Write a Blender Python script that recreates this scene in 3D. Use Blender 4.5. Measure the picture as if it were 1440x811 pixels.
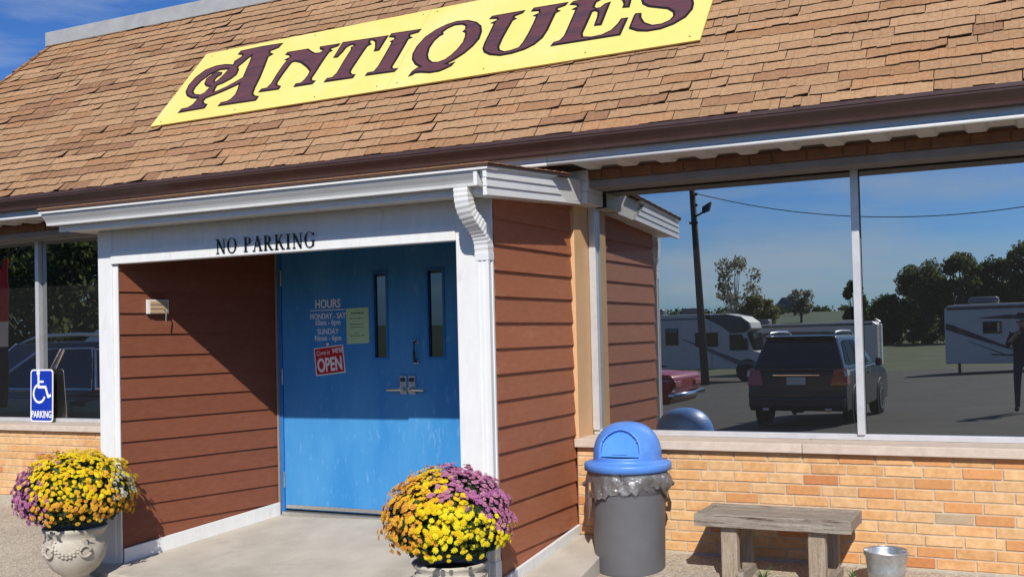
import bpy, bmesh, math, random
from mathutils import Vector, Matrix
random.seed(7)
R_ = math.radians
for o in list(bpy.data.objects): bpy.data.objects.remove(o, do_unlink=True)
sc = bpy.context.scene
COL = sc.collection

# ------------------------------------------------------------------ camera
cam_d = bpy.data.cameras.new('camera'); cam = bpy.data.objects.new('camera', cam_d); COL.objects.link(cam)
cam_d.sensor_fit = 'HORIZONTAL'; cam_d.sensor_width = 36.0
cam_d.lens = 36.0 * 1498.947 / 1440.0
cam_d.shift_y = 30.468 / 1440.0
cam_d.clip_start = 0.05; cam_d.clip_end = 6000
_C = Vector((2.8788, -7.0740, 1.4174))
_F = Vector((-0.44283543, 0.89630271, 0.02319987)); _R = Vector((0.896048, 0.4433234, -0.0237137)); _U = Vector((0.0315397, -0.01028693, 0.99944956))
cam.matrix_world = Matrix(((_R.x, _U.x, -_F.x, _C.x), (_R.y, _U.y, -_F.y, _C.y), (_R.z, _U.z, -_F.z, _C.z), (0, 0, 0, 1)))
sc.camera = cam

# ------------------------------------------------------------------ sky, sun, exposure
SUN_EL, SUN_AZ = 38.5, 24.0          # azimuth measured from -Y (out of the facade) towards +X
world = bpy.data.worlds.new('World'); sc.world = world; world.use_nodes = True
nt = world.node_tree; N = nt.nodes; LK = nt.links
for n in list(N): N.remove(n)
out = N.new('ShaderNodeOutputWorld'); bg = N.new('ShaderNodeBackground'); sky = N.new('ShaderNodeTexSky')
sky.sky_type = 'NISHITA'; sky.sun_disc = False
sky.sun_elevation = R_(SUN_EL); sky.sun_rotation = R_(180 - SUN_AZ)
sky.altitude = 300; sky.air_density = 1.0; sky.dust_density = 0.7; sky.ozone_density = 4.0
bg.inputs['Strength'].default_value = 0.072
tc = N.new('ShaderNodeTexCoord'); mp = N.new('ShaderNodeMapping'); mp.inputs['Scale'].default_value = (1.6, 1.6, 9.0)
mp.inputs['Rotation'].default_value = (0.05, 0.03, 0.4)
nz = N.new('ShaderNodeTexNoise'); nz.inputs['Scale'].default_value = 1.7; nz.inputs['Detail'].default_value = 7; nz.inputs['Roughness'].default_value = 0.58
rp = N.new('ShaderNodeValToRGB'); rp.color_ramp.elements[0].position = 0.475; rp.color_ramp.elements[0].color = (0, 0, 0, 1)
rp.color_ramp.elements[1].position = 0.70; rp.color_ramp.elements[1].color = (0.55, 0.55, 0.55, 1)
mx = N.new('ShaderNodeMix'); mx.data_type = 'RGBA'; mx.inputs[7].default_value = (7.6, 8.4, 9.2, 1)
LK.new(tc.outputs['Generated'], mp.inputs['Vector']); LK.new(mp.outputs['Vector'], nz.inputs['Vector']); LK.new(nz.outputs['Fac'], rp.inputs['Fac'])
LK.new(rp.outputs['Color'], mx.inputs[0]); tint = N.new('ShaderNodeMix'); tint.data_type = 'RGBA'; tint.blend_type = 'MULTIPLY'; tint.inputs[0].default_value = 1.0; tint.inputs[7].default_value = (0.50, 0.85, 1.42, 1); LK.new(sky.outputs['Color'], tint.inputs[6]); LK.new(tint.outputs[2], mx.inputs[6]); LK.new(mx.outputs[2], bg.inputs['Color']); LK.new(bg.outputs['Background'], out.inputs['Surface'])
sun_d = bpy.data.lights.new('sun', 'SUN'); sun_d.energy = 4.6; sun_d.angle = R_(0.53); sun_d.color = (1.0, 0.955, 0.88)
sun = bpy.data.objects.new('sun', sun_d); COL.objects.link(sun)
_sd = Vector((math.sin(R_(SUN_AZ)) * math.cos(R_(SUN_EL)), -math.cos(R_(SUN_AZ)) * math.cos(R_(SUN_EL)), math.sin(R_(SUN_EL))))
sun.rotation_euler = _sd.to_track_quat('Z', 'Y').to_euler(); sun.location = (0, -20, 30)
sc.view_settings.view_transform = 'Standard'; sc.view_settings.look = 'None'; sc.view_settings.exposure = 0.0; sc.view_settings.gamma = 1.0
sc.view_settings.use_curve_mapping = False
sc.cycles.caustics_reflective = False; sc.cycles.caustics_refractive = False
sc.cycles.max_bounces = 8; sc.cycles.transparent_max_bounces = 12

# ------------------------------------------------------------------ materials
MATS = {}
def mat(name, c1, c2=None, scale=6.0, rough=0.7, bump=0.0, bscale=60.0, metal=0.0, detail=5.0, stretch=None, rand=0.0, spec=0.4, c3=None, s3=2.0, p3=(0.55, 0.7), coat=0.0, rnoise=0.0, obj=False, trans=0.0):
    """Procedural surface: two colours mixed by noise, an optional stain colour, fine relief, and per-object brightness variation."""
    m = bpy.data.materials.new(name); m.use_nodes = True; t = m.node_tree; n = t.nodes; l = t.links
    b = n['Principled BSDF']; b.inputs['Roughness'].default_value = rough; b.inputs['Metallic'].default_value = metal
    b.inputs['Specular IOR Level'].default_value = spec; b.inputs['Coat Weight'].default_value = coat; b.inputs['Coat Roughness'].default_value = 0.05
    if obj:
        co = n.new('ShaderNodeTexCoord'); vec = co.outputs['Object']
    else:
        g = n.new('ShaderNodeNewGeometry'); vec = g.outputs['Position']
    if stretch:
        mpn = n.new('ShaderNodeMapping'); mpn.inputs['Scale'].default_value = stretch; l.new(vec, mpn.inputs['Vector']); vec = mpn.outputs['Vector']
    c2 = c2 or c1
    nn = n.new('ShaderNodeTexNoise'); nn.inputs['Scale'].default_value = scale; nn.inputs['Detail'].default_value = detail; nn.inputs['Roughness'].default_value = 0.62
    l.new(vec, nn.inputs['Vector'])
    cr = n.new('ShaderNodeValToRGB'); cr.color_ramp.elements[0].position = 0.32; cr.color_ramp.elements[1].position = 0.68
    cr.color_ramp.elements[0].color = (*c1, 1); cr.color_ramp.elements[1].color = (*c2, 1)
    l.new(nn.outputs['Fac'], cr.inputs['Fac']); colr = cr.outputs['Color']
    if c3:
        n3 = n.new('ShaderNodeTexNoise'); n3.inputs['Scale'].default_value = s3; n3.inputs['Detail'].default_value = 6; n3.inputs['Roughness'].default_value = 0.65
        l.new(vec, n3.inputs['Vector'])
        r3 = n.new('ShaderNodeValToRGB'); r3.color_ramp.elements[0].position = p3[0]; r3.color_ramp.elements[1].position = p3[1]
        l.new(n3.outputs['Fac'], r3.inputs['Fac'])
        mm = n.new('ShaderNodeMix'); mm.data_type = 'RGBA'; mm.inputs[7].default_value = (*c3, 1)
        l.new(r3.outputs['Color'], mm.inputs[0]); l.new(colr, mm.inputs[6]); colr = mm.outputs[2]
    if rand:
        oi = n.new('ShaderNodeObjectInfo'); mr = n.new('ShaderNodeMapRange'); mr.inputs['To Min'].default_value = 1 - rand; mr.inputs['To Max'].default_value = 1 + rand
        l.new(oi.outputs['Random'], mr.inputs['Value'])
        hs = n.new('ShaderNodeHueSaturation'); l.new(mr.outputs['Result'], hs.inputs['Value']); l.new(colr, hs.inputs['Color']); colr = hs.outputs['Color']
    l.new(colr, b.inputs['Base Color'])
    if rnoise:
        mr2 = n.new('ShaderNodeMapRange'); mr2.inputs['To Min'].default_value = max(0.02, rough - rnoise); mr2.inputs['To Max'].default_value = min(1, rough + rnoise)
        l.new(nn.outputs['Fac'], mr2.inputs['Value']); l.new(mr2.outputs['Result'], b.inputs['Roughness'])
    if bump:
        nb = n.new('ShaderNodeTexNoise'); nb.inputs['Scale'].default_value = bscale; nb.inputs['Detail'].default_value = 4
        l.new(vec, nb.inputs['Vector'])
        bp = n.new('ShaderNodeBump'); bp.inputs['Strength'].default_value = min(1.0, bump); bp.inputs['Distance'].default_value = 0.004 if bump <= 1 else 0.004 * bump
        l.new(nb.outputs['Fac'], bp.inputs['Height']); l.new(bp.outputs['Normal'], b.inputs['Normal'])
    if trans:
        o_ = n['Material Output']; tl = n.new('ShaderNodeBsdfTranslucent'); l.new(colr, tl.inputs['Color']); ms = n.new('ShaderNodeMixShader'); ms.inputs[0].default_value = trans
        l.new(b.outputs[0], ms.inputs[1]); l.new(tl.outputs[0], ms.inputs[2]); l.new(ms.outputs[0], o_.inputs['Surface'])
    MATS[name] = m
    return m
def glass_mat(name, tint, strength, inner=(0.009, 0.009, 0.009)):
    m = bpy.data.materials.new(name); m.use_nodes = True; t = m.node_tree; n = t.nodes; l = t.links
    for x in list(n): n.remove(x)
    o = n.new('ShaderNodeOutputMaterial'); gl = n.new('ShaderNodeBsdfGlossy'); gl.inputs['Roughness'].default_value = 0.0; gl.inputs['Color'].default_value = (*[c * strength for c in tint], 1)
    df = n.new('ShaderNodeBsdfDiffuse'); df.inputs['Color'].default_value = (*inner, 1)
    ad = n.new('ShaderNodeAddShader'); l.new(gl.outputs[0], ad.inputs[0]); l.new(df.outputs[0], ad.inputs[1]); l.new(ad.outputs[0], o.inputs['Surface'])
    MATS[name] = m; return m
def agg_mat(name, stones, mortar, vs, rough=0.9, dist=0.006):
    """exposed-aggregate paving: small pebbles of several colours set in mortar"""
    m = bpy.data.materials.new(name); m.use_nodes = True; t = m.node_tree; n = t.nodes; l = t.links; b = n['Principled BSDF']; b.inputs['Roughness'].default_value = rough
    g = n.new('ShaderNodeNewGeometry'); v = n.new('ShaderNodeTexVoronoi'); v.inputs['Scale'].default_value = vs; l.new(g.outputs['Position'], v.inputs['Vector'])
    r = n.new('ShaderNodeValToRGB'); els = r.color_ramp.elements
    els[0].color = (*stones[0], 1); els[1].color = (*stones[-1], 1)
    for i, s in enumerate(stones[1:-1]): e = els.new((i + 1) / (len(stones) - 1)); e.color = (*s, 1)
    sx = n.new('ShaderNodeSeparateColor'); l.new(v.outputs['Color'], sx.inputs['Color']); l.new(sx.outputs[0], r.inputs['Fac'])
    dr = n.new('ShaderNodeValToRGB'); dr.color_ramp.elements[0].position = 0.35; dr.color_ramp.elements[1].position = 0.6; l.new(v.outputs['Distance'], dr.inputs['Fac'])
    mm = n.new('ShaderNodeMix'); mm.data_type = 'RGBA'; mm.inputs[7].default_value = (*mortar, 1); l.new(dr.outputs['Color'], mm.inputs[0]); l.new(r.outputs['Color'], mm.inputs[6])
    nn = n.new('ShaderNodeTexNoise'); nn.inputs['Scale'].default_value = 2.2; nn.inputs['Detail'].default_value = 6; l.new(g.outputs['Position'], nn.inputs['Vector'])
    mr = n.new('ShaderNodeMapRange'); mr.inputs['To Min'].default_value = 0.65; mr.inputs['To Max'].default_value = 1.3; l.new(nn.outputs['Fac'], mr.inputs['Value'])
    hs = n.new('ShaderNodeHueSaturation'); l.new(mr.outputs['Result'], hs.inputs['Value']); l.new(mm.outputs[2], hs.inputs['Color']); l.new(hs.outputs['Color'], b.inputs['Base Color'])
    bp = n.new('ShaderNodeBump'); bp.invert = True; bp.inputs['Strength'].default_value = 0.9; bp.inputs['Distance'].default_value = dist; l.new(v.outputs['Distance'], bp.inputs['Height']); l.new(bp.outputs['Normal'], b.inputs['Normal'])
    MATS[name] = m; return m

mat('shingle_edge', (0.030, 0.018, 0.013), (0.05, 0.03, 0.02), 20, 0.95)
mat('shingle_tan', (0.325, 0.188, 0.100), (0.455, 0.276, 0.155), 45, 0.95, 1.0, 240, rand=0.10, detail=8, spec=0.1, c3=(0.07, 0.045, 0.035), s3=11, p3=(0.71, 0.76))
mat('shingle_sand', (0.355, 0.210, 0.113), (0.480, 0.296, 0.168), 45, 0.95, 1.0, 240, rand=0.08, detail=8, spec=0.1, c3=(0.07, 0.045, 0.035), s3=11, p3=(0.71, 0.76))
mat('shingle_brown', (0.265, 0.140, 0.078), (0.375, 0.208, 0.120), 45, 0.95, 1.0, 240, rand=0.12, detail=8, spec=0.1, c3=(0.07, 0.045, 0.035), s3=11, p3=(0.71, 0.76))
mat('shingle_russet', (0.32, 0.170, 0.085), (0.44, 0.245, 0.130), 45, 0.95, 1.0, 240, rand=0.12, detail=8, spec=0.1, c3=(0.07, 0.045, 0.035), s3=11, p3=(0.71, 0.76))
mat('roof_deck', (0.06, 0.035, 0.025), (0.09, 0.05, 0.035), 20, 0.95)
mat('ridge_metal', (0.40, 0.40, 0.39), (0.48, 0.48, 0.46), 8, 0.45, metal=0.2)
mat('gutter_brown', (0.062, 0.034, 0.030), (0.078, 0.043, 0.037), 12, 0.38, spec=0.5, rnoise=0.1)
mat('white_metal', (0.74, 0.74, 0.72), (0.80, 0.80, 0.78), 5, 0.35, spec=0.5, c3=(0.60, 0.58, 0.52), s3=3.5, p3=(0.62, 0.85))
mat('white_paint', (0.74, 0.735, 0.72), (0.80, 0.80, 0.785), 7, 0.55, 0.15, 90, c3=(0.56, 0.52, 0.45), s3=5, p3=(0.60, 0.85), stretch=(2.5, 2.5, 0.7))
mat('soffit_white', (0.66, 0.65, 0.62), (0.73, 0.72, 0.69), 5, 0.55)
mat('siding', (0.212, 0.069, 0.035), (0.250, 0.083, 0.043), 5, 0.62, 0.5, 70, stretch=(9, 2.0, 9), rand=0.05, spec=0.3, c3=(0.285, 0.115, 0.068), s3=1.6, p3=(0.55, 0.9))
mat('siding_lit', (0.35, 0.122, 0.060), (0.41, 0.147, 0.075), 5, 0.62, 0.55, 70, stretch=(9, 2.0, 9), rand=0.06, c3=(0.44, 0.19, 0.11), s3=1.2, p3=(0.55, 0.8), spec=0.3)  # same siding, base colour raised to stand for sun bounced off the window
mat('peach', (0.66, 0.40, 0.20), (0.72, 0.45, 0.235), 6, 0.6, 0.15, 60)
mat('brick_buff', (0.63, 0.36, 0.155), (0.79, 0.50, 0.255), 22, 0.88, 0.7, 160, rand=0.07)
mat('brick_honey', (0.60, 0.305, 0.118), (0.76, 0.44, 0.20), 22, 0.88, 0.7, 160, rand=0.07)
mat('brick_orange', (0.58, 0.26, 0.095), (0.68, 0.33, 0.13), 30, 0.88, 0.7, 160, rand=0.08)
mat('brick_rust', (0.52, 0.20, 0.070), (0.61, 0.255, 0.095), 30, 0.88, 0.7, 160, rand=0.08)
mat('brick_grey', (0.46, 0.33, 0.20), (0.54, 0.40, 0.26), 30, 0.88, 0.7, 160, rand=0.06)
mat('mortar', (0.50, 0.40, 0.28), (0.62, 0.50, 0.36), 40, 0.95, 0.6, 150)
mat('stone', (0.56, 0.45, 0.36), (0.66, 0.55, 0.45), 14, 0.8, 0.4, 120, c3=(0.42, 0.33, 0.26), s3=6, p3=(0.58, 0.8))
mat('foundation', (0.38, 0.33, 0.26), (0.50, 0.45, 0.36), 14, 0.9, 0.8, 80)
mat('aluminium', (0.58, 0.58, 0.59), (0.66, 0.66, 0.67), 9, 0.42, metal=0.35, rnoise=0.08)
mat('lintel_grey', (0.22, 0.205, 0.19), (0.27, 0.25, 0.235), 8, 0.6)
mat('brick_shaded', (0.17, 0.080, 0.042), (0.24, 0.115, 0.06), 12, 0.7, 0.3, 80)  # band bricks over the windows: eave shade darkened into the base colour
mat('door_blue', (0.042, 0.235, 0.55), (0.075, 0.295, 0.60), 1.6, 0.5, 0.15, 50, c3=(0.20, 0.42, 0.70), s3=11, p3=(0.58, 0.80), stretch=(2.4, 2, 0.75), spec=0.15)
mat('door_blue_dark', (0.022, 0.155, 0.44), (0.03, 0.18, 0.50), 4, 0.45, spec=0.4)
mat('steel', (0.50, 0.49, 0.46), (0.60, 0.59, 0.56), 30, 0.35, metal=0.8, rnoise=0.1)
mat('dark_steel', (0.045, 0.045, 0.05), (0.07, 0.07, 0.075), 20, 0.4, metal=0.5)
mat('galvanized', (0.42, 0.44, 0.45), (0.62, 0.64, 0.65), 22, 0.36, metal=0.75, detail=2, rnoise=0.12)
mat('concrete', (0.47, 0.42, 0.345), (0.60, 0.545, 0.455), 2.4, 0.92, 0.8, 190, c3=(0.37, 0.325, 0.26), s3=1.5, p3=(0.52, 0.78), detail=9)
agg_mat('aggregate', [(0.30, 0.22, 0.15), (0.52, 0.43, 0.32), (0.62, 0.56, 0.46), (0.24, 0.20, 0.17), (0.55, 0.42, 0.27)], (0.42, 0.36, 0.28), 62)
mat('asphalt', (0.031, 0.027, 0.021), (0.053, 0.047, 0.037), 1.2, 0.9, 0.9, 120, c3=(0.067, 0.060, 0.048), s3=0.35, p3=(0.5, 0.75), detail=9)
mat('grass', (0.042, 0.060, 0.014), (0.082, 0.096, 0.028), 0.35, 0.95, 1.0, 6, detail=8)
mat('hill_grass', (0.055, 0.085, 0.038), (0.075, 0.11, 0.05), 0.02, 0.95)
mat('sign_yellow', (0.80, 0.62, 0.17), (0.84, 0.67, 0.205), 3, 0.5, spec=0.35, c3=(0.80, 0.68, 0.31), s3=1.1, p3=(0.5, 0.8))
mat('sign_edge', (0.55, 0.46, 0.2))
mat('letter_black', (0.012, 0.011, 0.013), None, 10, 0.5)
mat('letter_plum', (0.100, 0.035, 0.045), (0.125, 0.046, 0.056), 9, 0.6, c3=(0.07, 0.035, 0.05), s3=3.5, p3=(0.5, 0.62), stretch=(0.8, 5, 5))
mat('lettering_black', (0.008, 0.008, 0.009), None, 10, 0.45)
mat('vinyl_white', (0.82, 0.86, 0.90), None, 10, 0.5)
mat('sign_blue', (0.008, 0.035, 0.36), (0.010, 0.042, 0.40), 6, 0.35)
mat('sign_white', (0.80, 0.80, 0.80), None, 8, 0.4)
mat('sign_red', (0.42, 0.012, 0.020), (0.48, 0.016, 0.024), 8, 0.4)
mat('green_paper', (0.42, 0.62, 0.36), (0.46, 0.66, 0.40), 6, 0.8)
mat('ink', (0.10, 0.15, 0.09), None, 10, 0.8)
mat('plaque_wood', (0.46, 0.30, 0.17), (0.58, 0.40, 0.24), 14, 0.6, 0.4, 60, stretch=(2, 2, 12))
mat('urn_stone', (0.44, 0.39, 0.31), (0.60, 0.55, 0.46), 12, 0.9, 0.7, 110, c3=(0.30, 0.26, 0.20), s3=6, p3=(0.55, 0.78))
mat('bloom_yellow', (0.83, 0.59, 0.010), (0.90, 0.72, 0.030), 30, 0.7, rand=0.05, spec=0.2, trans=0.25)
mat('bloom_lemon', (0.86, 0.73, 0.015), (0.92, 0.84, 0.06), 30, 0.7, spec=0.2, trans=0.25)
mat('bloom_amber', (0.82, 0.43, 0.030), (0.88, 0.58, 0.06), 30, 0.7, spec=0.2, trans=0.25)
mat('bloom_orange', (0.74, 0.32, 0.045), (0.82, 0.46, 0.09), 30, 0.7, spec=0.2, trans=0.25)
mat('bloom_pink', (0.52, 0.18, 0.30), (0.68, 0.33, 0.46), 30, 0.7, spec=0.2, trans=0.25)
mat('bloom_purple', (0.45, 0.13, 0.32), (0.60, 0.25, 0.45), 30, 0.7, spec=0.2, trans=0.25)
mat('bloom_white', (0.62, 0.60, 0.46), (0.74, 0.72, 0.58), 30, 0.7, spec=0.2, trans=0.25)
mat('mum_leaf', (0.018, 0.040, 0.010), (0.045, 0.085, 0.022), 20, 0.6, spec=0.3, trans=0.25)
mat('weed_leaf', (0.07, 0.16, 0.03), (0.11, 0.22, 0.05), 20, 0.6)
mat('soil', (0.03, 0.02, 0.014), (0.05, 0.035, 0.025), 30, 0.95, 1.0, 90)
mat('bin_grey', (0.118, 0.118, 0.125), (0.135, 0.135, 0.142), 6, 0.5, 0.2, 40, c3=(0.17, 0.17, 0.17), s3=5, p3=(0.6, 0.85))
mat('bin_blue', (0.085, 0.24, 0.66), (0.10, 0.275, 0.72), 5, 0.42, spec=0.45, c3=(0.24, 0.42, 0.74), s3=7, p3=(0.56, 0.9), bump=0.25, bscale=35)
mat('bin_flap', (0.075, 0.26, 0.74), (0.10, 0.32, 0.80), 5, 0.34, spec=0.5)
mat('old_wood', (0.30, 0.245, 0.19), (0.52, 0.46, 0.38), 4.0, 0.9, 1.6, 30, stretch=(1.6, 26, 26), c3=(0.13, 0.085, 0.06), s3=2.2, p3=(0.56, 0.66), detail=8, spec=0.15)
mat('old_wood_post', (0.34, 0.25, 0.17), (0.55, 0.46, 0.35), 4.0, 0.9, 1.6, 30, stretch=(26, 26, 1.6), c3=(0.12, 0.075, 0.05), s3=2.0, p3=(0.57, 0.66), detail=8, spec=0.15)
glass_mat('window_glass', (0.97, 0.99, 0.96), 0.60)
glass_mat('door_glass', (0.9, 0.97, 1.0), 0.14)
glass_mat('car_glass', (0.9, 1.0, 1.0), 0.08, (0.010, 0.012, 0.014))
mat('rubber', (0.012, 0.012, 0.012), (0.02, 0.02, 0.02), 10, 0.8)
mat('alloy', (0.55, 0.55, 0.56), (0.62, 0.62, 0.63), 10, 0.3, metal=0.8)
mat('chrome', (0.72, 0.72, 0.73), None, 10, 0.12, metal=1.0)
mat('paint_navy', (0.008, 0.012, 0.022), (0.010, 0.015, 0.027), 4, 0.3, coat=0.3, spec=0.4)
mat('paint_black', (0.010, 0.011, 0.013), None, 4, 0.3, coat=0.8, spec=0.5)
mat('paint_silver', (0.46, 0.48, 0.49), (0.50, 0.52, 0.53), 4, 0.3, coat=0.8, metal=0.3)
mat('paint_red', (0.33, 0.010, 0.014), (0.37, 0.013, 0.017), 4, 0.35, coat=0.25)
mat('tail_red', (0.35, 0.02, 0.02), (0.45, 0.03, 0.03), 20, 0.2, coat=1.0)
mat('lamp_clear', (0.65, 0.62, 0.58), None, 20, 0.15, coat=1.0)
mat('plastic_black', (0.015, 0.015, 0.016), (0.022, 0.022, 0.022), 20, 0.6)
mat('plate', (0.62, 0.63, 0.60), (0.70, 0.70, 0.66), 30, 0.5)
mat('rv_white', (0.62, 0.585, 0.52), (0.68, 0.645, 0.58), 2, 0.4, c3=(0.52, 0.49, 0.43), s3=1, p3=(0.6, 0.85))
mat('rv_navy', (0.018, 0.025, 0.042), None, 3, 0.35, coat=0.5)
mat('rv_grey', (0.13, 0.14, 0.155), None, 3, 0.4)
mat('rv_tan', (0.30, 0.27, 0.22), None, 3, 0.4)
mat('pole_wood', (0.10, 0.075, 0.055), (0.15, 0.115, 0.085), 4, 0.9, 0.6, 40, stretch=(8, 8, 0.6))
mat('wire_black', (0.02, 0.02, 0.02), None, 4, 0.7)
mat('bark', (0.13, 0.10, 0.075), (0.20, 0.16, 0.12), 6, 0.95, 0.8, 14)
mat('bark_pale', (0.34, 0.31, 0.26), (0.46, 0.42, 0.36), 3, 0.95)
mat('leaf_deep', (0.045, 0.075, 0.022), (0.085, 0.120, 0.042), 1.3, 0.8, spec=0.15, trans=0.6)
mat('leaf_mid', (0.080, 0.110, 0.034), (0.145, 0.165, 0.065), 1.3, 0.8, spec=0.15, trans=0.6)
mat('leaf_olive', (0.14, 0.145, 0.045), (0.22, 0.205, 0.075), 1.3, 0.8, spec=0.15, trans=0.6)
mat('leaf_grey', (0.20, 0.19, 0.13), (0.30, 0.28, 0.20), 1.3, 0.8, spec=0.15, trans=0.6)
mat('wood_far', (0.040, 0.062, 0.026), (0.070, 0.095, 0.040), 0.1, 0.95, spec=0.1, trans=0.6)
mat('barn_roof', (0.10, 0.11, 0.13), (0.13, 0.14, 0.16), 0.4, 0.8)
mat('barn_wall', (0.16, 0.15, 0.14), (0.20, 0.19, 0.18), 0.4, 0.9)
mat('cloth_navy', (0.015, 0.018, 0.03), (0.022, 0.026, 0.04), 30, 0.9, 0.4, 60)
mat('cloth_denim', (0.020, 0.030, 0.062), (0.030, 0.042, 0.080), 30, 0.9, 0.4, 60)
mat('skin', (0.42, 0.25, 0.175), (0.46, 0.28, 0.20), 20, 0.55)
mat('flag_red', (0.40, 0.02, 0.03), (0.46, 0.03, 0.04), 6, 0.7)
mat('flag_dark', (0.02, 0.02, 0.025), None, 6, 0.7)
mat('flag_white', (0.62, 0.60, 0.58), None, 6, 0.7)
def clear_bag(name):
    m = bpy.data.materials.new(name); m.use_nodes = True; t = m.node_tree; n = t.nodes; l = t.links
    for x in list(n): n.remove(x)
    o = n.new('ShaderNodeOutputMaterial'); tr = n.new('ShaderNodeBsdfTransparent'); tr.inputs['Color'].default_value = (0.97, 0.97, 0.96, 1)
    gl = n.new('ShaderNodeBsdfGlossy'); gl.inputs['Roughness'].default_value = 0.09; gl.inputs['Color'].default_value = (0.9, 0.9, 0.9, 1)
    df = n.new('ShaderNodeBsdfDiffuse'); df.inputs['Color'].default_value = (0.80, 0.79, 0.76, 1)
    fr = n.new('ShaderNodeFresnel'); fr.inputs['IOR'].default_value = 1.5
    m1 = n.new('ShaderNodeMixShader'); m1.inputs[0].default_value = 0.13; l.new(tr.outputs[0], m1.inputs[1]); l.new(df.outputs[0], m1.inputs[2])
    mr = n.new('ShaderNodeMapRange'); mr.inputs['To Min'].default_value = 0.16; mr.inputs['To Max'].default_value = 1.0; l.new(fr.outputs[0], mr.inputs['Value'])
    m2 = n.new('ShaderNodeMixShader'); l.new(mr.outputs['Result'], m2.inputs[0]); l.new(m1.outputs[0], m2.inputs[1]); l.new(gl.outputs[0], m2.inputs[2]); l.new(m2.outputs[0], o.inputs['Surface'])
    g = n.new('ShaderNodeNewGeometry'); nb = n.new('ShaderNodeTexNoise'); nb.inputs['Scale'].default_value = 26; nb.inputs['Detail'].default_value = 5; l.new(g.outputs['Position'], nb.inputs['Vector'])
    bp = n.new('ShaderNodeBump'); bp.inputs['Strength'].default_value = 1.0; bp.inputs['Distance'].default_value = 0.03; l.new(nb.outputs['Fac'], bp.inputs['Height']); l.new(bp.outputs['Normal'], gl.inputs['Normal'])
    MATS[name] = m
clear_bag('clear_plastic')

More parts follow.
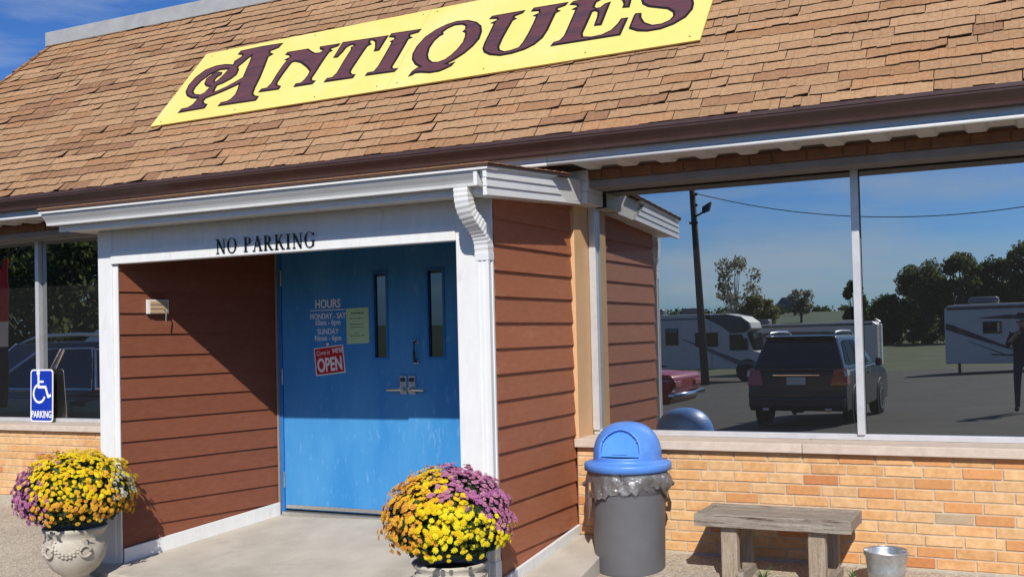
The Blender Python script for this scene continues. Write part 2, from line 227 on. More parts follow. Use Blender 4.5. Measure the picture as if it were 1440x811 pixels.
# ------------------------------------------------------------------ mesh helpers
class MB:
    """collects vertices and faces for ONE mesh object"""
    def __init__(s): s.v = []; s.f = []
    def face(s, pts): k = len(s.v); s.v += [tuple(p) for p in pts]; s.f.append(tuple(range(k, k + len(pts)))); return s
    def hexa(s, b, t):      # 4 bottom points (ccw from above), 4 top points
        k = len(s.v); s.v += [tuple(p) for p in b] + [tuple(p) for p in t]
        s.f += [(k+3, k+2, k+1, k), (k+4, k+5, k+6, k+7)] + [(k+i, k+(i+1) % 4, k+4+(i+1) % 4, k+4+i) for i in range(4)]; return s
    def box(s, x0, x1, y0, y1, z0, z1):
        x0, x1 = min(x0, x1), max(x0, x1); y0, y1 = min(y0, y1), max(y0, y1); z0, z1 = min(z0, z1), max(z0, z1)
        return s.hexa([(x0, y0, z0), (x1, y0, z0), (x1, y1, z0), (x0, y1, z0)], [(x0, y0, z1), (x1, y0, z1), (x1, y1, z1), (x0, y1, z1)])
    def extrude(s, poly, vec, caps=True):   # planar polygon swept along vec
        k = len(s.v); n = len(poly); vec = Vector(vec)
        s.v += [tuple(Vector(p)) for p in poly] + [tuple(Vector(p) + vec) for p in poly]
        s.f += [(k+i, k+(i+1) % n, k+n+(i+1) % n, k+n+i) for i in range(n)]
        if caps: s.f += [tuple(range(k+n-1, k-1, -1)), tuple(range(k+n, k+2*n))]
        return s
    def lathe(s, prof, c=(0, 0, 0), seg=40, axis=None, capt=False, capb=False, wob=None):   # prof: (r, z)
        k = len(s.v); c = Vector(c)
        for j, (r, z) in enumerate(prof):
            for i in range(seg):
                a = 2 * math.pi * i / seg; rr = r * (1 + (wob(a, j) if wob else 0))
                p = Vector((rr * math.cos(a), rr * math.sin(a), z))
                if axis == 'x': p = Vector((p.z, p.x, p.y))
                elif axis == 'y': p = Vector((p.x, p.z, p.y))
                s.v.append(tuple(p + c))
        for j in range(len(prof) - 1):
            for i in range(seg): s.f.append((k+j*seg+i, k+j*seg+(i+1) % seg, k+(j+1)*seg+(i+1) % seg, k+(j+1)*seg+i))
        if capb: s.f.append(tuple(range(k+seg-1, k-1, -1)))
        if capt: q = k + (len(prof)-1)*seg; s.f.append(tuple(range(q, q+seg)))
        return s
    def tube(s, pts, r, seg=8, caps=True):   # r: number or list
        pts = [Vector(p) for p in pts]; k = len(s.v); n = len(pts)
        for i, p in enumerate(pts):
            d = (pts[min(i+1, n-1)] - pts[max(i-1, 0)]).normalized()
            ref = Vector((0, 0, 1)) if abs(d.z) < 0.95 else Vector((0, 1, 0))
            a = d.cross(ref).normalized(); b = d.cross(a); rr = r[i] if isinstance(r, (list, tuple)) else r
            for j in range(seg):
                t = 2 * math.pi * j / seg; s.v.append(tuple(p + a * (rr * math.cos(t)) + b * (rr * math.sin(t))))
        for i in range(n - 1):
            for j in range(seg): s.f.append((k+i*seg+j, k+i*seg+(j+1) % seg, k+(i+1)*seg+(j+1) % seg, k+(i+1)*seg+j))
        if caps: s.f += [tuple(range(k+seg-1, k-1, -1)), tuple(range(k+(n-1)*seg, k+n*seg))]
        return s
    def sweep(s, rings, caps=True):          # rings: list of equal-length point loops
        k = len(s.v); n = len(rings[0])
        for r in rings: s.v += [tuple(p) for p in r]
        for i in range(len(rings) - 1):
            for j in range(n): s.f.append((k+i*n+j, k+i*n+(j+1) % n, k+(i+1)*n+(j+1) % n, k+(i+1)*n+j))
        if caps: s.f += [tuple(range(k+n-1, k-1, -1)), tuple(range(k+(len(rings)-1)*n, k+len(rings)*n))]
        return s
    def mesh(s, name, smooth=False, bevel=0.0, fixn=True, bseg=2):
        me = bpy.data.meshes.new(name); me.from_pydata(s.v, [], s.f)
        if fixn or bevel:
            bm = bmesh.new(); bm.from_mesh(me)
            if bevel:
                bmesh.ops.remove_doubles(bm, verts=bm.verts, dist=1e-5)
                es = [e for e in bm.edges if len(e.link_faces) == 2 and e.calc_face_angle(0) > 0.5]
                bmesh.ops.bevel(bm, geom=es, offset=bevel, segments=bseg, affect='EDGES', profile=0.6, clamp_overlap=True)
            if fixn: bmesh.ops.recalc_face_normals(bm, faces=bm.faces)
            bm.to_mesh(me); bm.free()
        if smooth:
            me.shade_smooth()
        me.update(); return me
    def obj(s, name, m, parent=None, smooth=False, bevel=0.0, fixn=True, local=False, bseg=2, auto=None):
        return link(name, s.mesh(name, smooth, bevel, fixn, bseg), m, parent, local)
def link(name, me, m, parent=None, local=False, loc=None):
    o = bpy.data.objects.new(name, me); COL.objects.link(o)
    if m is not None and not me.materials: me.materials.append(MATS[m] if isinstance(m, str) else m)
    if loc is not None: o.location = loc
    if parent is not None:
        o.parent = parent
        if not local and parent.type == 'EMPTY': o.matrix_parent_inverse = Matrix.Translation(parent.location).inverted()
    return o
def tag(o, label=None, cat=None, group=None, kind=None):
    if label: o['label'] = label
    if cat: o['category'] = cat
    if group: o['group'] = group
    if kind: o['kind'] = kind
    return o
def thing(name, label, cat, loc=(0, 0, 0), rz=0.0, group=None):
    o = bpy.data.objects.new(name, None); COL.objects.link(o); o.empty_display_size = 0.1; o.location = loc; o.rotation_euler = (0, 0, rz)
    return tag(o, label, cat, group)
def text_mesh(body, size, name, extrude=0.0012, align='LEFT', xs=1.0, shear=0.0, bold=0.0, spacing=1.0):
    c = bpy.data.curves.new(name, 'FONT'); c.body = body; c.size = size; c.extrude = extrude; c.align_x = align; c.shear = shear; c.offset = bold; c.space_character = spacing
    o = bpy.data.objects.new('tmp', c); COL.objects.link(o); bpy.context.view_layer.update()
    me = bpy.data.meshes.new_from_object(o.evaluated_get(bpy.context.evaluated_depsgraph_get())); bpy.data.objects.remove(o)
    for v in me.vertices: v.co.x *= xs
    me.materials.clear(); me.name = name; return me
def on_facade(me, x, y, z, rot=0.0):        # flat XY drawing stood up on a wall that faces -Y
    M = Matrix.Translation((x, y, z)) @ Matrix.Rotation(-rot, 4, 'Y') @ Matrix.Rotation(math.pi / 2, 4, 'X')
    me.transform(M); return me
def flat_text(body, size, x, y, z, m, parent, name='lettering', rot=0.0, **kw):
    return link(name, on_facade(text_mesh(body, size, name, **kw), x, y, z, rot), m, parent)
def sm(a, b, x):
    t = max(0.0, min(1.0, (x - a) / (b - a))); return t * t * (3 - 2 * t)
def ip(x, xs, ys):
    if x <= xs[0]: return ys[0]
    for i in range(len(xs) - 1):
        if x <= xs[i+1]: return ys[i] + (ys[i+1] - ys[i]) * (x - xs[i]) / (xs[i+1] - xs[i])
    return ys[-1]

# ------------------------------------------------------------------ ground levels
def slab_z(x, y): return 0.0805 + 0.0265 * x + 0.102 * y
def lot_z(x, y): return -0.13 + 0.015 * y + 0.045 * max(-3 - 9 * sm(-8, -40, y), min(3, x))
def near_z(x, y): return ip(x, [-6, -3.2, 0.0, 0.4, 2.8, 6], [-0.03, -0.06, -0.05, -0.045, -0.05, -0.08]) + 0.115 * (y + 0.3)
def ground_z(x, y):
    t = sm(-2.4, -6.0, y); return near_z(x, y) * (1 - t) + lot_z(x, y) * t
def terrain_z(x, y):
    if y > -62: return ground_z(x, y) - 0.40 + 0.36 * sm(-52, -59.5, y) if y < 0 else -0.6
    t = sm(-62, -128, y); z = (ground_z(x, -62) - 0.04) * (1 - t) + (-0.72) * t
    h = sm(-190, -430, y) * (9.0 + 2.5 * math.sin(x * 0.012 + 1.0) + 1.2 * math.sin(x * 0.031))
    return z + h
def sheet(name, xs, ys, zf, m, dz=0.0):
    b = MB(); nx = len(xs)
    for y in ys:
        for x in xs: b.v.append((x, y, zf(x, y) + dz))
    for j in range(len(ys) - 1):
        for i in range(nx - 1): b.f.append((j*nx+i, j*nx+i+1, (j+1)*nx+i+1, (j+1)*nx+i))
    o = b.obj(name, m, smooth=True); o['kind'] = 'structure'; return o
def rng(a, b, n): return [a + (b - a) * i / n for i in range(n + 1)]
terrain = sheet('terrain', [-2500, -1200, -700, -400] + rng(-300, 100, 40) + [160, 300, 600, 1200, 2500],
                [-3000, -1500, -900, -650, -550] + rng(-480, -180, 24) + [-150, -125, -105, -95, -88, -78, -70] + rng(-60, 0, 20) + [60, 300, 1500], terrain_z, 'grass')
terrain.data.materials.append(MATS['hill_grass'])
for p in terrain.data.polygons:
    if p.center.y < -170: p.material_index = 1
lot = sheet('parking_lot', rng(-70, 40, 44), rng(-60, -8, 40) + rng(-7, -2.55, 14), ground_z, 'asphalt')
walk = sheet('aggregate_walkway', rng(-12, 8, 50), rng(-2.6, -0.25, 16), ground_z, 'aggregate', 0.006)
# smooth concrete slab of the entrance
sb = MB(); pts = [(-3.26, -1.63), (-2.60, -1.71), (-2.0, -2.15), (-1.2, -2.75), (0.50, -2.75), (0.42, -1.6), (0.36, -0.9), (0.30, -0.34), (0.0, -0.33), (0.0, 0.0), (-3.0, 0.0), (-3.26, -1.45)]
sb.sweep([[(x, y, slab_z(x, y) - 0.12) for x, y in pts], [(x, y, slab_z(x, y)) for x, y in pts]])
slab = sb.obj('concrete_slab', 'concrete', bevel=0.008); slab['kind'] = 'structure'

# ------------------------------------------------------------------ the store building
SOFF = (0, 0, 0)
store = thing('store_building', 'single-storey brick store with brown shingled mansard roof and wide plate windows', 'building', (-1.0, 0.3, 0.0))
YB = -0.30
# walls behind the glass and brick
MB().box(-8.0, 6.0, 0.02, 6.5, -0.3, 2.54).obj('wall', 'lintel_grey', store)
MB().box(-7.9, 6.0, -0.286, 6.4, 2.5435, 2.75).obj('wall', 'lintel_grey', store)
MB().box(-7.9, 6.0, -0.596, -0.288, 2.570, 2.60).obj('soffit_board', 'lintel_grey', store)
BK = ['brick_buff'] * 14 + ['brick_honey'] * 10 + ['brick_orange'] * 3 + ['brick_rust'] * 1 + ['brick_grey'] * 1
def brick_mesh(l, h, d):
    me = MB().box(-l/2, l/2, 0, d, -h/2, h/2).mesh('brick', bevel=0.003, bseg=1); return me
_bm = {}
def brick(l, h, mname, loc, parent):
    k = (round(l, 3), round(h, 3), mname)
    if k not in _bm:
        me = brick_mesh(l, h, 0.06); me.materials.append(MATS[mname]); _bm[k] = me
    o = link('brick', _bm[k], None, parent, loc=loc); o.rotation_euler = (0, random.uniform(-0.006, 0.006), random.uniform(-0.008, 0.008)); return o
BL, BH, J = 0.2174, 0.0670, 0.0095
def brick_wall(x0, x1, z1, n, seed, end_half=True):
    rr = random.Random(seed)
    w = MB().box(x0, x1, YB + 0.006, 0.01, z1 - n * BH - 0.06, z1).obj('brick_wall', 'mortar', store)
    for r in range(n):
        zc = z1 - (r + 0.5) * BH
        off = x0 - (0.5 * BL if r % 2 else 0.0) - (0.06 if r % 3 == 1 else 0)
        x = off
        while x < x1 - 0.02:
            a, b = max(x, x0), min(x + BL, x1)
            if b - a > 0.03:
                m = rr.choice(BK)
                brick(b - a - J, BH - J, m, ((a + b) / 2, YB + rr.uniform(-0.0015, 0.0015), zc + rr.uniform(-0.0008, 0.0008)), w)
            x += BL
    return w
wr = brick_wall(0.005, 3.25, 0.643, 10, 3)
MB().box(3.25, 6.0, YB, 0.01, -0.12, 0.643).obj('brick_wall', 'brick_honey', store)
wl = brick_wall(-6.75, -3.25, 0.655, 9, 5)
MB().box(-8.0, -6.75, YB, 0.01, -0.12, 0.643).obj('brick_wall', 'brick_honey', store)
MB().box(-8.02, -3.25, YB - 0.012, 0.0, -0.35, 0.050).obj('foundation', 'foundation', store, bevel=0.006)
MB().box(0.004, 6.02, YB - 0.006, 0.0, -0.4, -0.032).obj('foundation', 'foundation', store, bevel=0.006)
# stone window sills, in lengths
def sill(x0, x1, n, z0, z1):
    for i in range(n):
        a = x0 + (x1 - x0) * i / n; b = x0 + (x1 - x0) * (i + 1) / n
        MB().box(a + 0.0015, b - 0.0015, YB - 0.042, -0.035, z0 + random.uniform(-0.001, 0.001), z1).obj('window_sill', 'stone', store, bevel=0.006)
sill(0.002, 4.6, 3, 0.642, 0.700); sill(-7.9, -3.25, 3, 0.655, 0.706)
# windows: frame bars and single panes
def window(xs, z0, z1, lab):
    w = MB().box(xs[0], xs[-1], -0.035, 0.03, z0, z0 + 0.036).obj('window_frame', 'aluminium', store, bevel=0.003)
    MB().box(xs[0], xs[-1], -0.035, 0.03, z1 - 0.03, z1).obj('head_rail', 'aluminium', w, bevel=0.003)
    for i, x in enumerate(xs):
        a, b = (x, x + 0.05) if i == 0 else ((x - 0.05, x) if i == len(xs) - 1 else (x - 0.023, x + 0.023))
        MB().box(a, b, -0.052, 0.028, z0 + 0.034, z1 - 0.028).obj('mullion', 'aluminium', w, bevel=0.003)
    for i in range(len(xs) - 1):
        MB().box(xs[i] + 0.03, xs[i+1] - 0.03, -0.004, 0.006, z0 + 0.03, z1 - 0.02).obj('pane', 'window_glass', w)
    return w
window([0.028, 1.850, 3.62, 5.2], 0.700, 2.455, 'right')
window([-7.6, -5.585, -3.60], 0.706, 2.44, 'left')
# peach reveal at the left end of the right-hand window, peach pier between porch and left window
MB().box(-0.03, 0.0235, YB, -0.036, 0.700, 2.31).obj('window_reveal', 'peach', store)
MB().box(-3.60, -3.24, YB + 0.01, 0.0, 0.706, 2.46).obj('window_reveal', 'peach', store)
# strip of brick and steel lintel over the windows
for (x0, x1) in ((0.02, 3.4), (-6.9, -3.25)):
    MB().box(x0, x1 + (2.6 if x0 > 0 else 0), YB + 0.012, -0.055, 2.412, 2.462).obj('lintel', 'lintel_grey', store, bevel=0.003)
    wband = MB().box(x0, x1 + (2.6 if x0 > 0 else 0), YB + 0.008, -0.06, 2.464, 2.54).obj('brick_band', 'brick_shaded', store)
    x = x0
    while x < x1:
        l = BL * random.choice([1, 1, 1, 0.66]); m = 'brick_shaded'
        brick(l - J, 0.058, m, (x + l / 2, YB, 2.499), wband); x += l
# soffit: ribbed metal panels
k = 0; x = 0.15
for (xa, xb) in ((0.15, 3.4), (-6.9, -3.3)):
    x = xa
    while x < xb:
        b = MB(); w = 0.268
        prof = [(x, 2.534), (x + 0.075, 2.534), (x + 0.095, 2.556), (x + 0.225, 2.556), (x + 0.245, 2.534), (x + w, 2.534), (x + w, 2.545), (x + 0.252, 2.545), (x + 0.230, 2.567), (x + 0.090, 2.567), (x + 0.068, 2.545), (x, 2.545)]
        b.extrude([(px, -0.598, pz) for px, pz in prof], (0, 0.31, 0)); b.obj('soffit_panel', 'soffit_white', store); x += w
MB().box(3.42, 6, -0.598, -0.29, 2.536, 2.56).obj('soffit_panel', 'soffit_white', store)
# fascia in lengths, with a rounded white drip edge, and the brown gutter
for a, b_ in ((-8.0, -3.4), (-3.4, -0.02), (-0.016, 3.1), (3.104, 6.0)):
    MB().box(a, b_, -0.632, -0.60, 2.548, 2.66).obj('fascia', 'white_metal', store)
    MB().tube([(a, -0.628, 2.547), (b_, -0.628, 2.547)], 0.017, 10).obj('drip_edge', 'white_metal', store, smooth=True)
def kprofile(yb, zt, d, h):     # ogee gutter section, open at the top
    o = [(yb, zt), (yb, zt - h), (yb - 0.55*d, zt - h), (yb - 0.58*d, zt - h + 0.14*h), (yb - 0.60*d, zt - h + 0.20*h), (yb - 0.70*d, zt - h + 0.36*h), (yb - 0.86*d, zt - h + 0.56*h), (yb - 0.95*d, zt - h + 0.68*h), (yb - 0.96*d, zt - h + 0.80*h), (yb - d, zt - h + 0.82*h), (yb - d, zt), (yb - 0.86*d, zt)]
    i = [(y + (0.004 if y < yb - 0.01 else -0.004), z + 0.004) for y, z in o[::-1]]; i[0] = (yb - 0.86*d, zt - 0.012); i[-1] = (yb - 0.004, zt)
    return o + i
GB = MB(); GB.extrude([(-8.0, y, z) for y, z in kprofile(-0.634, 2.708, 0.125, 0.105)], (14, 0, 0)); GB.obj('gutter', 'gutter_brown', store)

# ------------------------------------------------------------------ mansard roof with single shingles
TH = R_(50.5); RY0, RZ0 = -0.68, 2.73
def RP(x, s, n=0.0): return Vector((x, RY0 + s * math.cos(TH) - n * math.sin(TH), RZ0 + s * math.sin(TH) + n * math.cos(TH)))
def hip_x(s): return -6.42 - 0.63 * (2.42 - s)
SMAX = 2.42
def pix(p):
    d = Vector(p) - _C; z = d.dot(_F); return (720 + 1498.947 * d.dot(_R) / z, 405.5 + 30.468 - 1498.947 * d.dot(_U) / z)
rb = MB(); T = SMAX + 0.02
rb.face([RP(hip_x(-0.08), -0.08), RP(6.0, -0.08), RP(6.0, T), RP(hip_x(T), T)])
e0, e1 = RP(hip_x(-0.08), -0.08), RP(hip_x(T), T)
rb.face([e0, e1, Vector((e1.x, 6.5, e1.z)), Vector((e0.x, 7.8, e0.z))])
rb.face([e1, RP(6.0, T), Vector((6.0, 6.5, e1.z)), Vector((e1.x, 6.5, e1.z))])
rb.face([RP(6.0, -0.08), Vector((6.0, 7.8, e0.z)), Vector((6.0, 6.5, e1.z)), RP(6.0, T)])
roof = rb.obj('roof', 'roof_deck', store, fixn=False)
rs = random.Random(21); EXP = 0.092; pieces = []
def shingle_piece(x0, x1, s0, clipl=None):
    """one strip of shingle: a thin slab whose lower edge is broken into slightly uneven, lifted tabs"""
    b = MB(); lift = 0.012 + rs.random() * 0.007; skew = rs.uniform(-0.007, 0.007); curl = rs.choice([0, 0, 0, 0, 0.012]); s1 = min(s0 + EXP + 0.035, SMAX); x = x0; L = x1 - x0
    while x < x1 - 1e-4:
        w = rs.choice([0.045, 0.06, 0.08, 0.11]); xe = x + w
        if x1 - xe < 0.05: xe = x1
        da, la = rs.uniform(-0.0065, 0.0065), rs.uniform(-0.0025, 0.003); lo = []; und = []; hi = []
        for i in range(3):
            t = i / 2; xx = x + (xe - 0.0008 - x) * t; u = (xx - x0) / L; ds = da + rs.uniform(-0.0022, 0.0022) + skew * (u - 0.5); li = lift + la + curl * max(0, u - 0.7) / 0.3
            xa = max(xx, hip_x(s0)); lo.append(RP(xa, s0 + ds, li)); und.append(RP(xa, s0 + ds - 0.0012, li - 0.011)); hi.append(RP(max(xx, hip_x(s1)), s1, 0.0035 + la * 0.3))
        k = len(b.v); b.v += [tuple(p) for p in lo + und + hi]
        for i in range(2): b.f += [(k+i, k+i+1, k+6+i+1, k+6+i), (k+3+i, k+3+i+1, k+i+1, k+i)]
        b.f += [(k+3, k, k+6), (k+2, k+5, k+8)]; x = xe
    return b
rows = int(SMAX / EXP) + 1
for r in range(0, rows):
    s0 = r * EXP + rs.uniform(-0.003, 0.003) - 0.012
    x = hip_x(max(s0, 0)) - 0.3 - rs.random() * 0.5; darkrun = 0
    while x < 3.5:
        L = rs.choice([0.16, 0.24, 0.33, 0.33, 0.33, 0.45, 0.45, 0.62, 0.9]); xa, xb = x + 0.0025, x + L - 0.0025; x += L
        if xb < hip_x(s0) + 0.03: continue
        px, py = pix(RP((xa + xb) / 2, s0 + EXP / 2))
        if py < -14 or px < -40 or px > 1580: continue
        u = rs.random(); m = 'shingle_tan' if u < 0.42 else ('shingle_sand' if u < 0.70 else ('shingle_russet' if u < 0.87 else 'shingle_brown'))
        d = (RP((xa + xb) / 2, s0) - _C).length; pieces.append((-(xb - xa) * 1.0 / d**2, xa, xb, s0, m))
pieces.sort(key=lambda p: p[0]); stuffm = {}
for i, (_, xa, xb, s0, m) in enumerate(pieces):
    b = shingle_piece(xa, xb, s0, True)
    if i < 300:
        o_ = b.obj('shingle', m, roof, fixn=False); o_.data.materials.append(MATS['shingle_edge'])
        for p in o_.data.polygons: p.material_index = 0 if p.index % 6 in (0, 2) else 1
    else:
        q = stuffm.setdefault(m, MB()); k = len(q.v); q.v += b.v; q.f += [tuple(j + k for j in f) for f in b.f]
allb = MB(); idx = []
for m, q in stuffm.items():
    k = len(allb.v); allb.v += q.v; allb.f += [tuple(j + k for j in f) for f in q.f]; idx += [m if k_ % 6 in (0, 2) else 'shingle_edge' for k_ in range(len(q.f))]
so = allb.obj('shingle_courses', 'shingle_tan', roof, fixn=False); so['kind'] = 'stuff'
names = ['shingle_tan', 'shingle_edge'] + [m for m in stuffm if m != 'shingle_tan']
for m in names[1:]: so.data.materials.append(MATS[m])
for p, m in zip(so.data.polygons, idx): p.material_index = names.index(m)
# hip cap shingles, top metal coping
s = 0.0
while s < SMAX - 0.06:
    b = MB(); a0, a1 = RP(hip_x(s), s, 0.024), RP(hip_x(s + 0.19), min(s + 0.19, SMAX), 0.012)
    b.hexa([a0 + Vector((-0.07, 0.09, 0)), a0 + Vector((0.10, -0.0, 0)), a1 + Vector((0.10, 0, 0)), a1 + Vector((-0.07, 0.09, 0))], [a0 + Vector((-0.07, 0.08, 0.015)), a0 + Vector((0.10, -0.006, 0.008)), a1 + Vector((0.10, -0.006, 0.006)), a1 + Vector((-0.07, 0.08, 0.012))])
    b.obj('hip_shingle', rs.choice(['shingle_tan', 'shingle_russet']), roof); s += 0.14
t0 = RP(0, SMAX)
for a, b_ in ((-6.47, -3.42), (-3.41, -0.36), (-0.35, 2.7), (2.71, 6.0)):
    MB().box(a, b_, t0.y - 0.030, t0.y + 0.35, t0.z - 0.012, t0.z + 0.135).obj('ridge_coping', 'ridge_metal', roof, bevel=0.006)

# ------------------------------------------------------------------ the entrance porch
porch = thing('entrance_porch', 'projecting entrance porch with rust-brown lap siding, white trim and blue double doors', 'porch', (-1.6, -0.8, 0.0))
YF, YD = -1.470, -0.089
SX = 0.1548
def lap_boards(A, Bp, z0, n, m, parent, tops=0.0145):
    """lapped boards along the wall A-B (board faces look to the right of A->B)"""
    A, Bp = Vector((*A, 0)), Vector((*Bp, 0)); d = (Bp - A).normalized(); nrm = Vector((d.y, -d.x, 0))
    for i in range(n):
        z = z0 + i * SX + random.uniform(-0.0012, 0.0012); tilt = random.uniform(-0.0015, 0.0015)
        o = nrm * 0.0; bo = nrm * (-0.012); to = nrm * (-tops); ti = nrm * (-tops - 0.012)
        b = MB().hexa([A + bo + Vector((0, 0, z)), A + o + Vector((0, 0, z)), Bp + o + Vector((0, 0, z + tilt)), Bp + bo + Vector((0, 0, z + tilt))],
                      [A + ti + Vector((0, 0, z + SX + 0.02)), A + to + Vector((0, 0, z + SX + 0.02)), Bp + to + Vector((0, 0, z + SX + 0.02)), Bp + ti + Vector((0, 0, z + SX + 0.02))])
        b.obj('siding_board', m, parent)
# sheathing walls
rwall = MB().box(-0.13, -0.028, -1.44, -0.02, -0.25, 2.36).obj('side_wall', 'siding', porch)
lap_boards((0.003, -1.462), (0.003, -0.302), 1.805 - 12 * SX, 16, 'siding_lit', rwall)
LA, LB = (-3.052, -1.445), (-2.7185, YD + 0.0)
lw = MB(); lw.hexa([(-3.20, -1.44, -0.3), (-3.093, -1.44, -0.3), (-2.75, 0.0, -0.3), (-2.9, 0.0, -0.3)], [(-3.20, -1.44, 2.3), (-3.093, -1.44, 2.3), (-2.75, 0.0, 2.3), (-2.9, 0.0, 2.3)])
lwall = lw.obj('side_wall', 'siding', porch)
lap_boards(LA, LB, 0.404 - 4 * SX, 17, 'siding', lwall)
# white skirting boards that follow the ramp
def skirt(A, Bp, nrm, h, parent, z_off=0.0):
    A, Bp, nrm = Vector((*A, 0)), Vector((*Bp, 0)), Vector((*nrm, 0)).normalized()
    za, zb = slab_z(A.x, A.y) + z_off, slab_z(Bp.x, Bp.y) + z_off
    MB().hexa([A + Vector((0, 0, za)), A + nrm * 0.022 + Vector((0, 0, za)), Bp + nrm * 0.022 + Vector((0, 0, zb)), Bp + Vector((0, 0, zb))],
              [A + Vector((0, 0, za + h)), A + nrm * 0.022 + Vector((0, 0, za + h)), Bp + nrm * 0.022 + Vector((0, 0, zb + h)), Bp + Vector((0, 0, zb + h))]).obj('skirting_board', 'white_paint', parent, bevel=0.003)
skirt((0.0, -1.462), (0.0, -0.305), (1, 0), 0.062, porch)
skirt(LA, (LB[0] - 0.005, LB[1] - 0.02), (1.296, -0.3435), 0.105, porch)
# posts, header, frieze
def zs(x): return slab_z(x, YF)
MB().box(-3.236, -3.100, YF, -1.372, zs(-3.2) - 0.02, 2.236).obj('post', 'white_paint', porch, bevel=0.004)
MB().box(-3.101, -3.056, YF + 0.012, -1.446, zs(-3.1) - 0.02, 1.99).obj('post', 'white_paint', porch, bevel=0.003)
MB().box(-0.257, -0.010, YF, -1.352, -0.14, 2.236).obj('post', 'white_paint', porch, bevel=0.004)
MB().box(-3.100, -0.257, YF - 0.010, -1.400, 1.994, 2.079).obj('header_board', 'white_paint', porch, bevel=0.003)
MB().box(-3.100, -0.257, YF + 0.010, -1.400, 2.081, 2.236).obj('frieze_board', 'white_paint', porch)
MB().box(-3.39, 0.105, -1.655, YF + 0.2, 2.238, 2.262).obj('soffit', 'soffit_white', porch)
MB().box(-3.39, 0.105, -1.676, -1.656, 2.230, 2.362).obj('fascia', 'white_metal', porch)
MB().box(-3.1, -0.1, YF + 0.08, -0.05, 2.243, 2.26).obj('ceiling', 'siding', porch)
# gutter and its end box
PG = MB(); PG.extrude([(-3.445, y, z) for y, z in kprofile(-1.678, 2.366, 0.105, 0.094)], (3.49, 0, 0)); PG.obj('gutter', 'white_metal', porch)
pc = MB(); pc.sweep([[(0.072, -1.680, 2.284), (0.100, -1.680, 2.280), (0.100, -1.734, 2.280), (0.072, -1.734, 2.284)], [(0.066, -1.680, 2.362), (0.108, -1.680, 2.362), (0.108, -1.768, 2.362), (0.066, -1.768, 2.362)]])
pc.obj('gutter_end', 'white_metal', porch, bevel=0.004)
MB().box(0.040, 0.064, -1.786, -1.678, 2.264, 2.369).obj('gutter_end', 'white_metal', porch, bevel=0.004)
# porch roof: thin shingled slab over a white drip edge
def rz(y): return 2.380 + (y + 1.80) * 0.072
pr_ = MB(); pr_.hexa([(-3.46, -1.80, 2.367), (0.142, -1.80, 2.367), (0.142, -0.60, rz(-0.6) - 0.014), (-3.46, -0.60, rz(-0.6) - 0.014)], [(-3.46, -1.80, 2.382), (0.142, -1.80, 2.382), (0.142, -0.60, rz(-0.6) + 0.006), (-3.46, -0.60, rz(-0.6) + 0.006)])
proof = pr_.obj('porch_roof', 'roof_deck', porch)
for i in range(9):
    y0 = -1.802 + i * 0.132
    MB().hexa([(-3.465, y0, rz(y0) + 0.003), (0.146, y0, rz(y0) + 0.003), (0.146, y0 + 0.137, rz(y0 + 0.137) + 0.001), (-3.465, y0 + 0.137, rz(y0 + 0.137) + 0.001)], [(-3.465, y0, rz(y0) + 0.011), (0.146, y0, rz(y0) + 0.011), (0.146, y0 + 0.137, rz(y0 + 0.137) + 0.004), (-3.465, y0 + 0.137, rz(y0 + 0.137) + 0.004)]).obj('shingle_course', 'shingle_brown', proof)
MB().hexa([(-3.455, -1.796, 2.352), (0.136, -1.796, 2.352), (0.136, -1.66, 2.360), (-3.455, -1.66, 2.360)], [(-3.455, -1.796, 2.365), (0.136, -1.796, 2.365), (0.136, -1.66, 2.370), (-3.455, -1.66, 2.370)]).obj('drip_edge', 'white_metal', porch)
# sloping rake fascia on the right gable edge: three laps
def rk(y): return 2.206 + (y + 1.79) * 0.062
ye = [-0.66, -0.74, -0.82, -0.905]
for i in range(3):
    a0, a1 = i * 0.0495, (i + 1) * 0.0495; x_ = 0.088 + 0.004 * (2 - i) * 0
    MB().hexa([(0.102, -1.786, rk(-1.786) + a0), (0.130, -1.786, rk(-1.786) + a0), (0.130, ye[i], rk(ye[i]) + a0), (0.102, ye[i], rk(ye[i]) + a0)],
              [(0.102, -1.786, rk(-1.786) + a1 + 0.003), (0.121, -1.786, rk(-1.786) + a1 + 0.003), (0.121, ye[i+1], rk(ye[i+1]) + a1 + 0.003), (0.070, ye[i+1], rk(ye[i+1]) + a1 + 0.003)]).obj('rake_board', 'white_metal', porch)
MB().hexa([(0.100, -1.790, rk(-1.79) + 0.147), (0.133, -1.790, rk(-1.79) + 0.147), (0.133, -0.87, rk(-0.87) + 0.151), (0.100, -0.87, rk(-0.87) + 0.151)], [(0.100, -1.790, rk(-1.79) + 0.159), (0.138, -1.790, rk(-1.79) + 0.159), (0.138, -0.80, rk(-0.80) + 0.168), (0.100, -0.80, rk(-0.80) + 0.168)]).obj('rake_trim', 'white_metal', porch)
MB().hexa([(-0.012, -1.66, 2.216), (0.104, -1.66, 2.216), (0.104, -0.34, rk(-0.34) + 0.002), (-0.012, -0.34, rk(-0.34) + 0.002)], [(-0.012, -1.66, 2.236), (0.104, -1.66, 2.236), (0.104, -0.34, rk(-0.34) + 0.02), (-0.012, -0.34, rk(-0.34) + 0.02)]).obj('rake_soffit', 'soffit_white', porch)
MB().hexa([(-0.012, -1.0, rk(-1.0) + 0.018), (0.099, -1.0, rk(-1.0) + 0.018), (0.099, -0.345, rk(-0.345) + 0.024), (-0.012, -0.345, rk(-0.345) + 0.024)], [(-0.012, -1.0, 2.425), (0.099, -1.0, 2.425), (0.099, -0.345, 2.462), (-0.012, -0.345, 2.462)]).obj('gable_panel', 'soffit_white', porch)
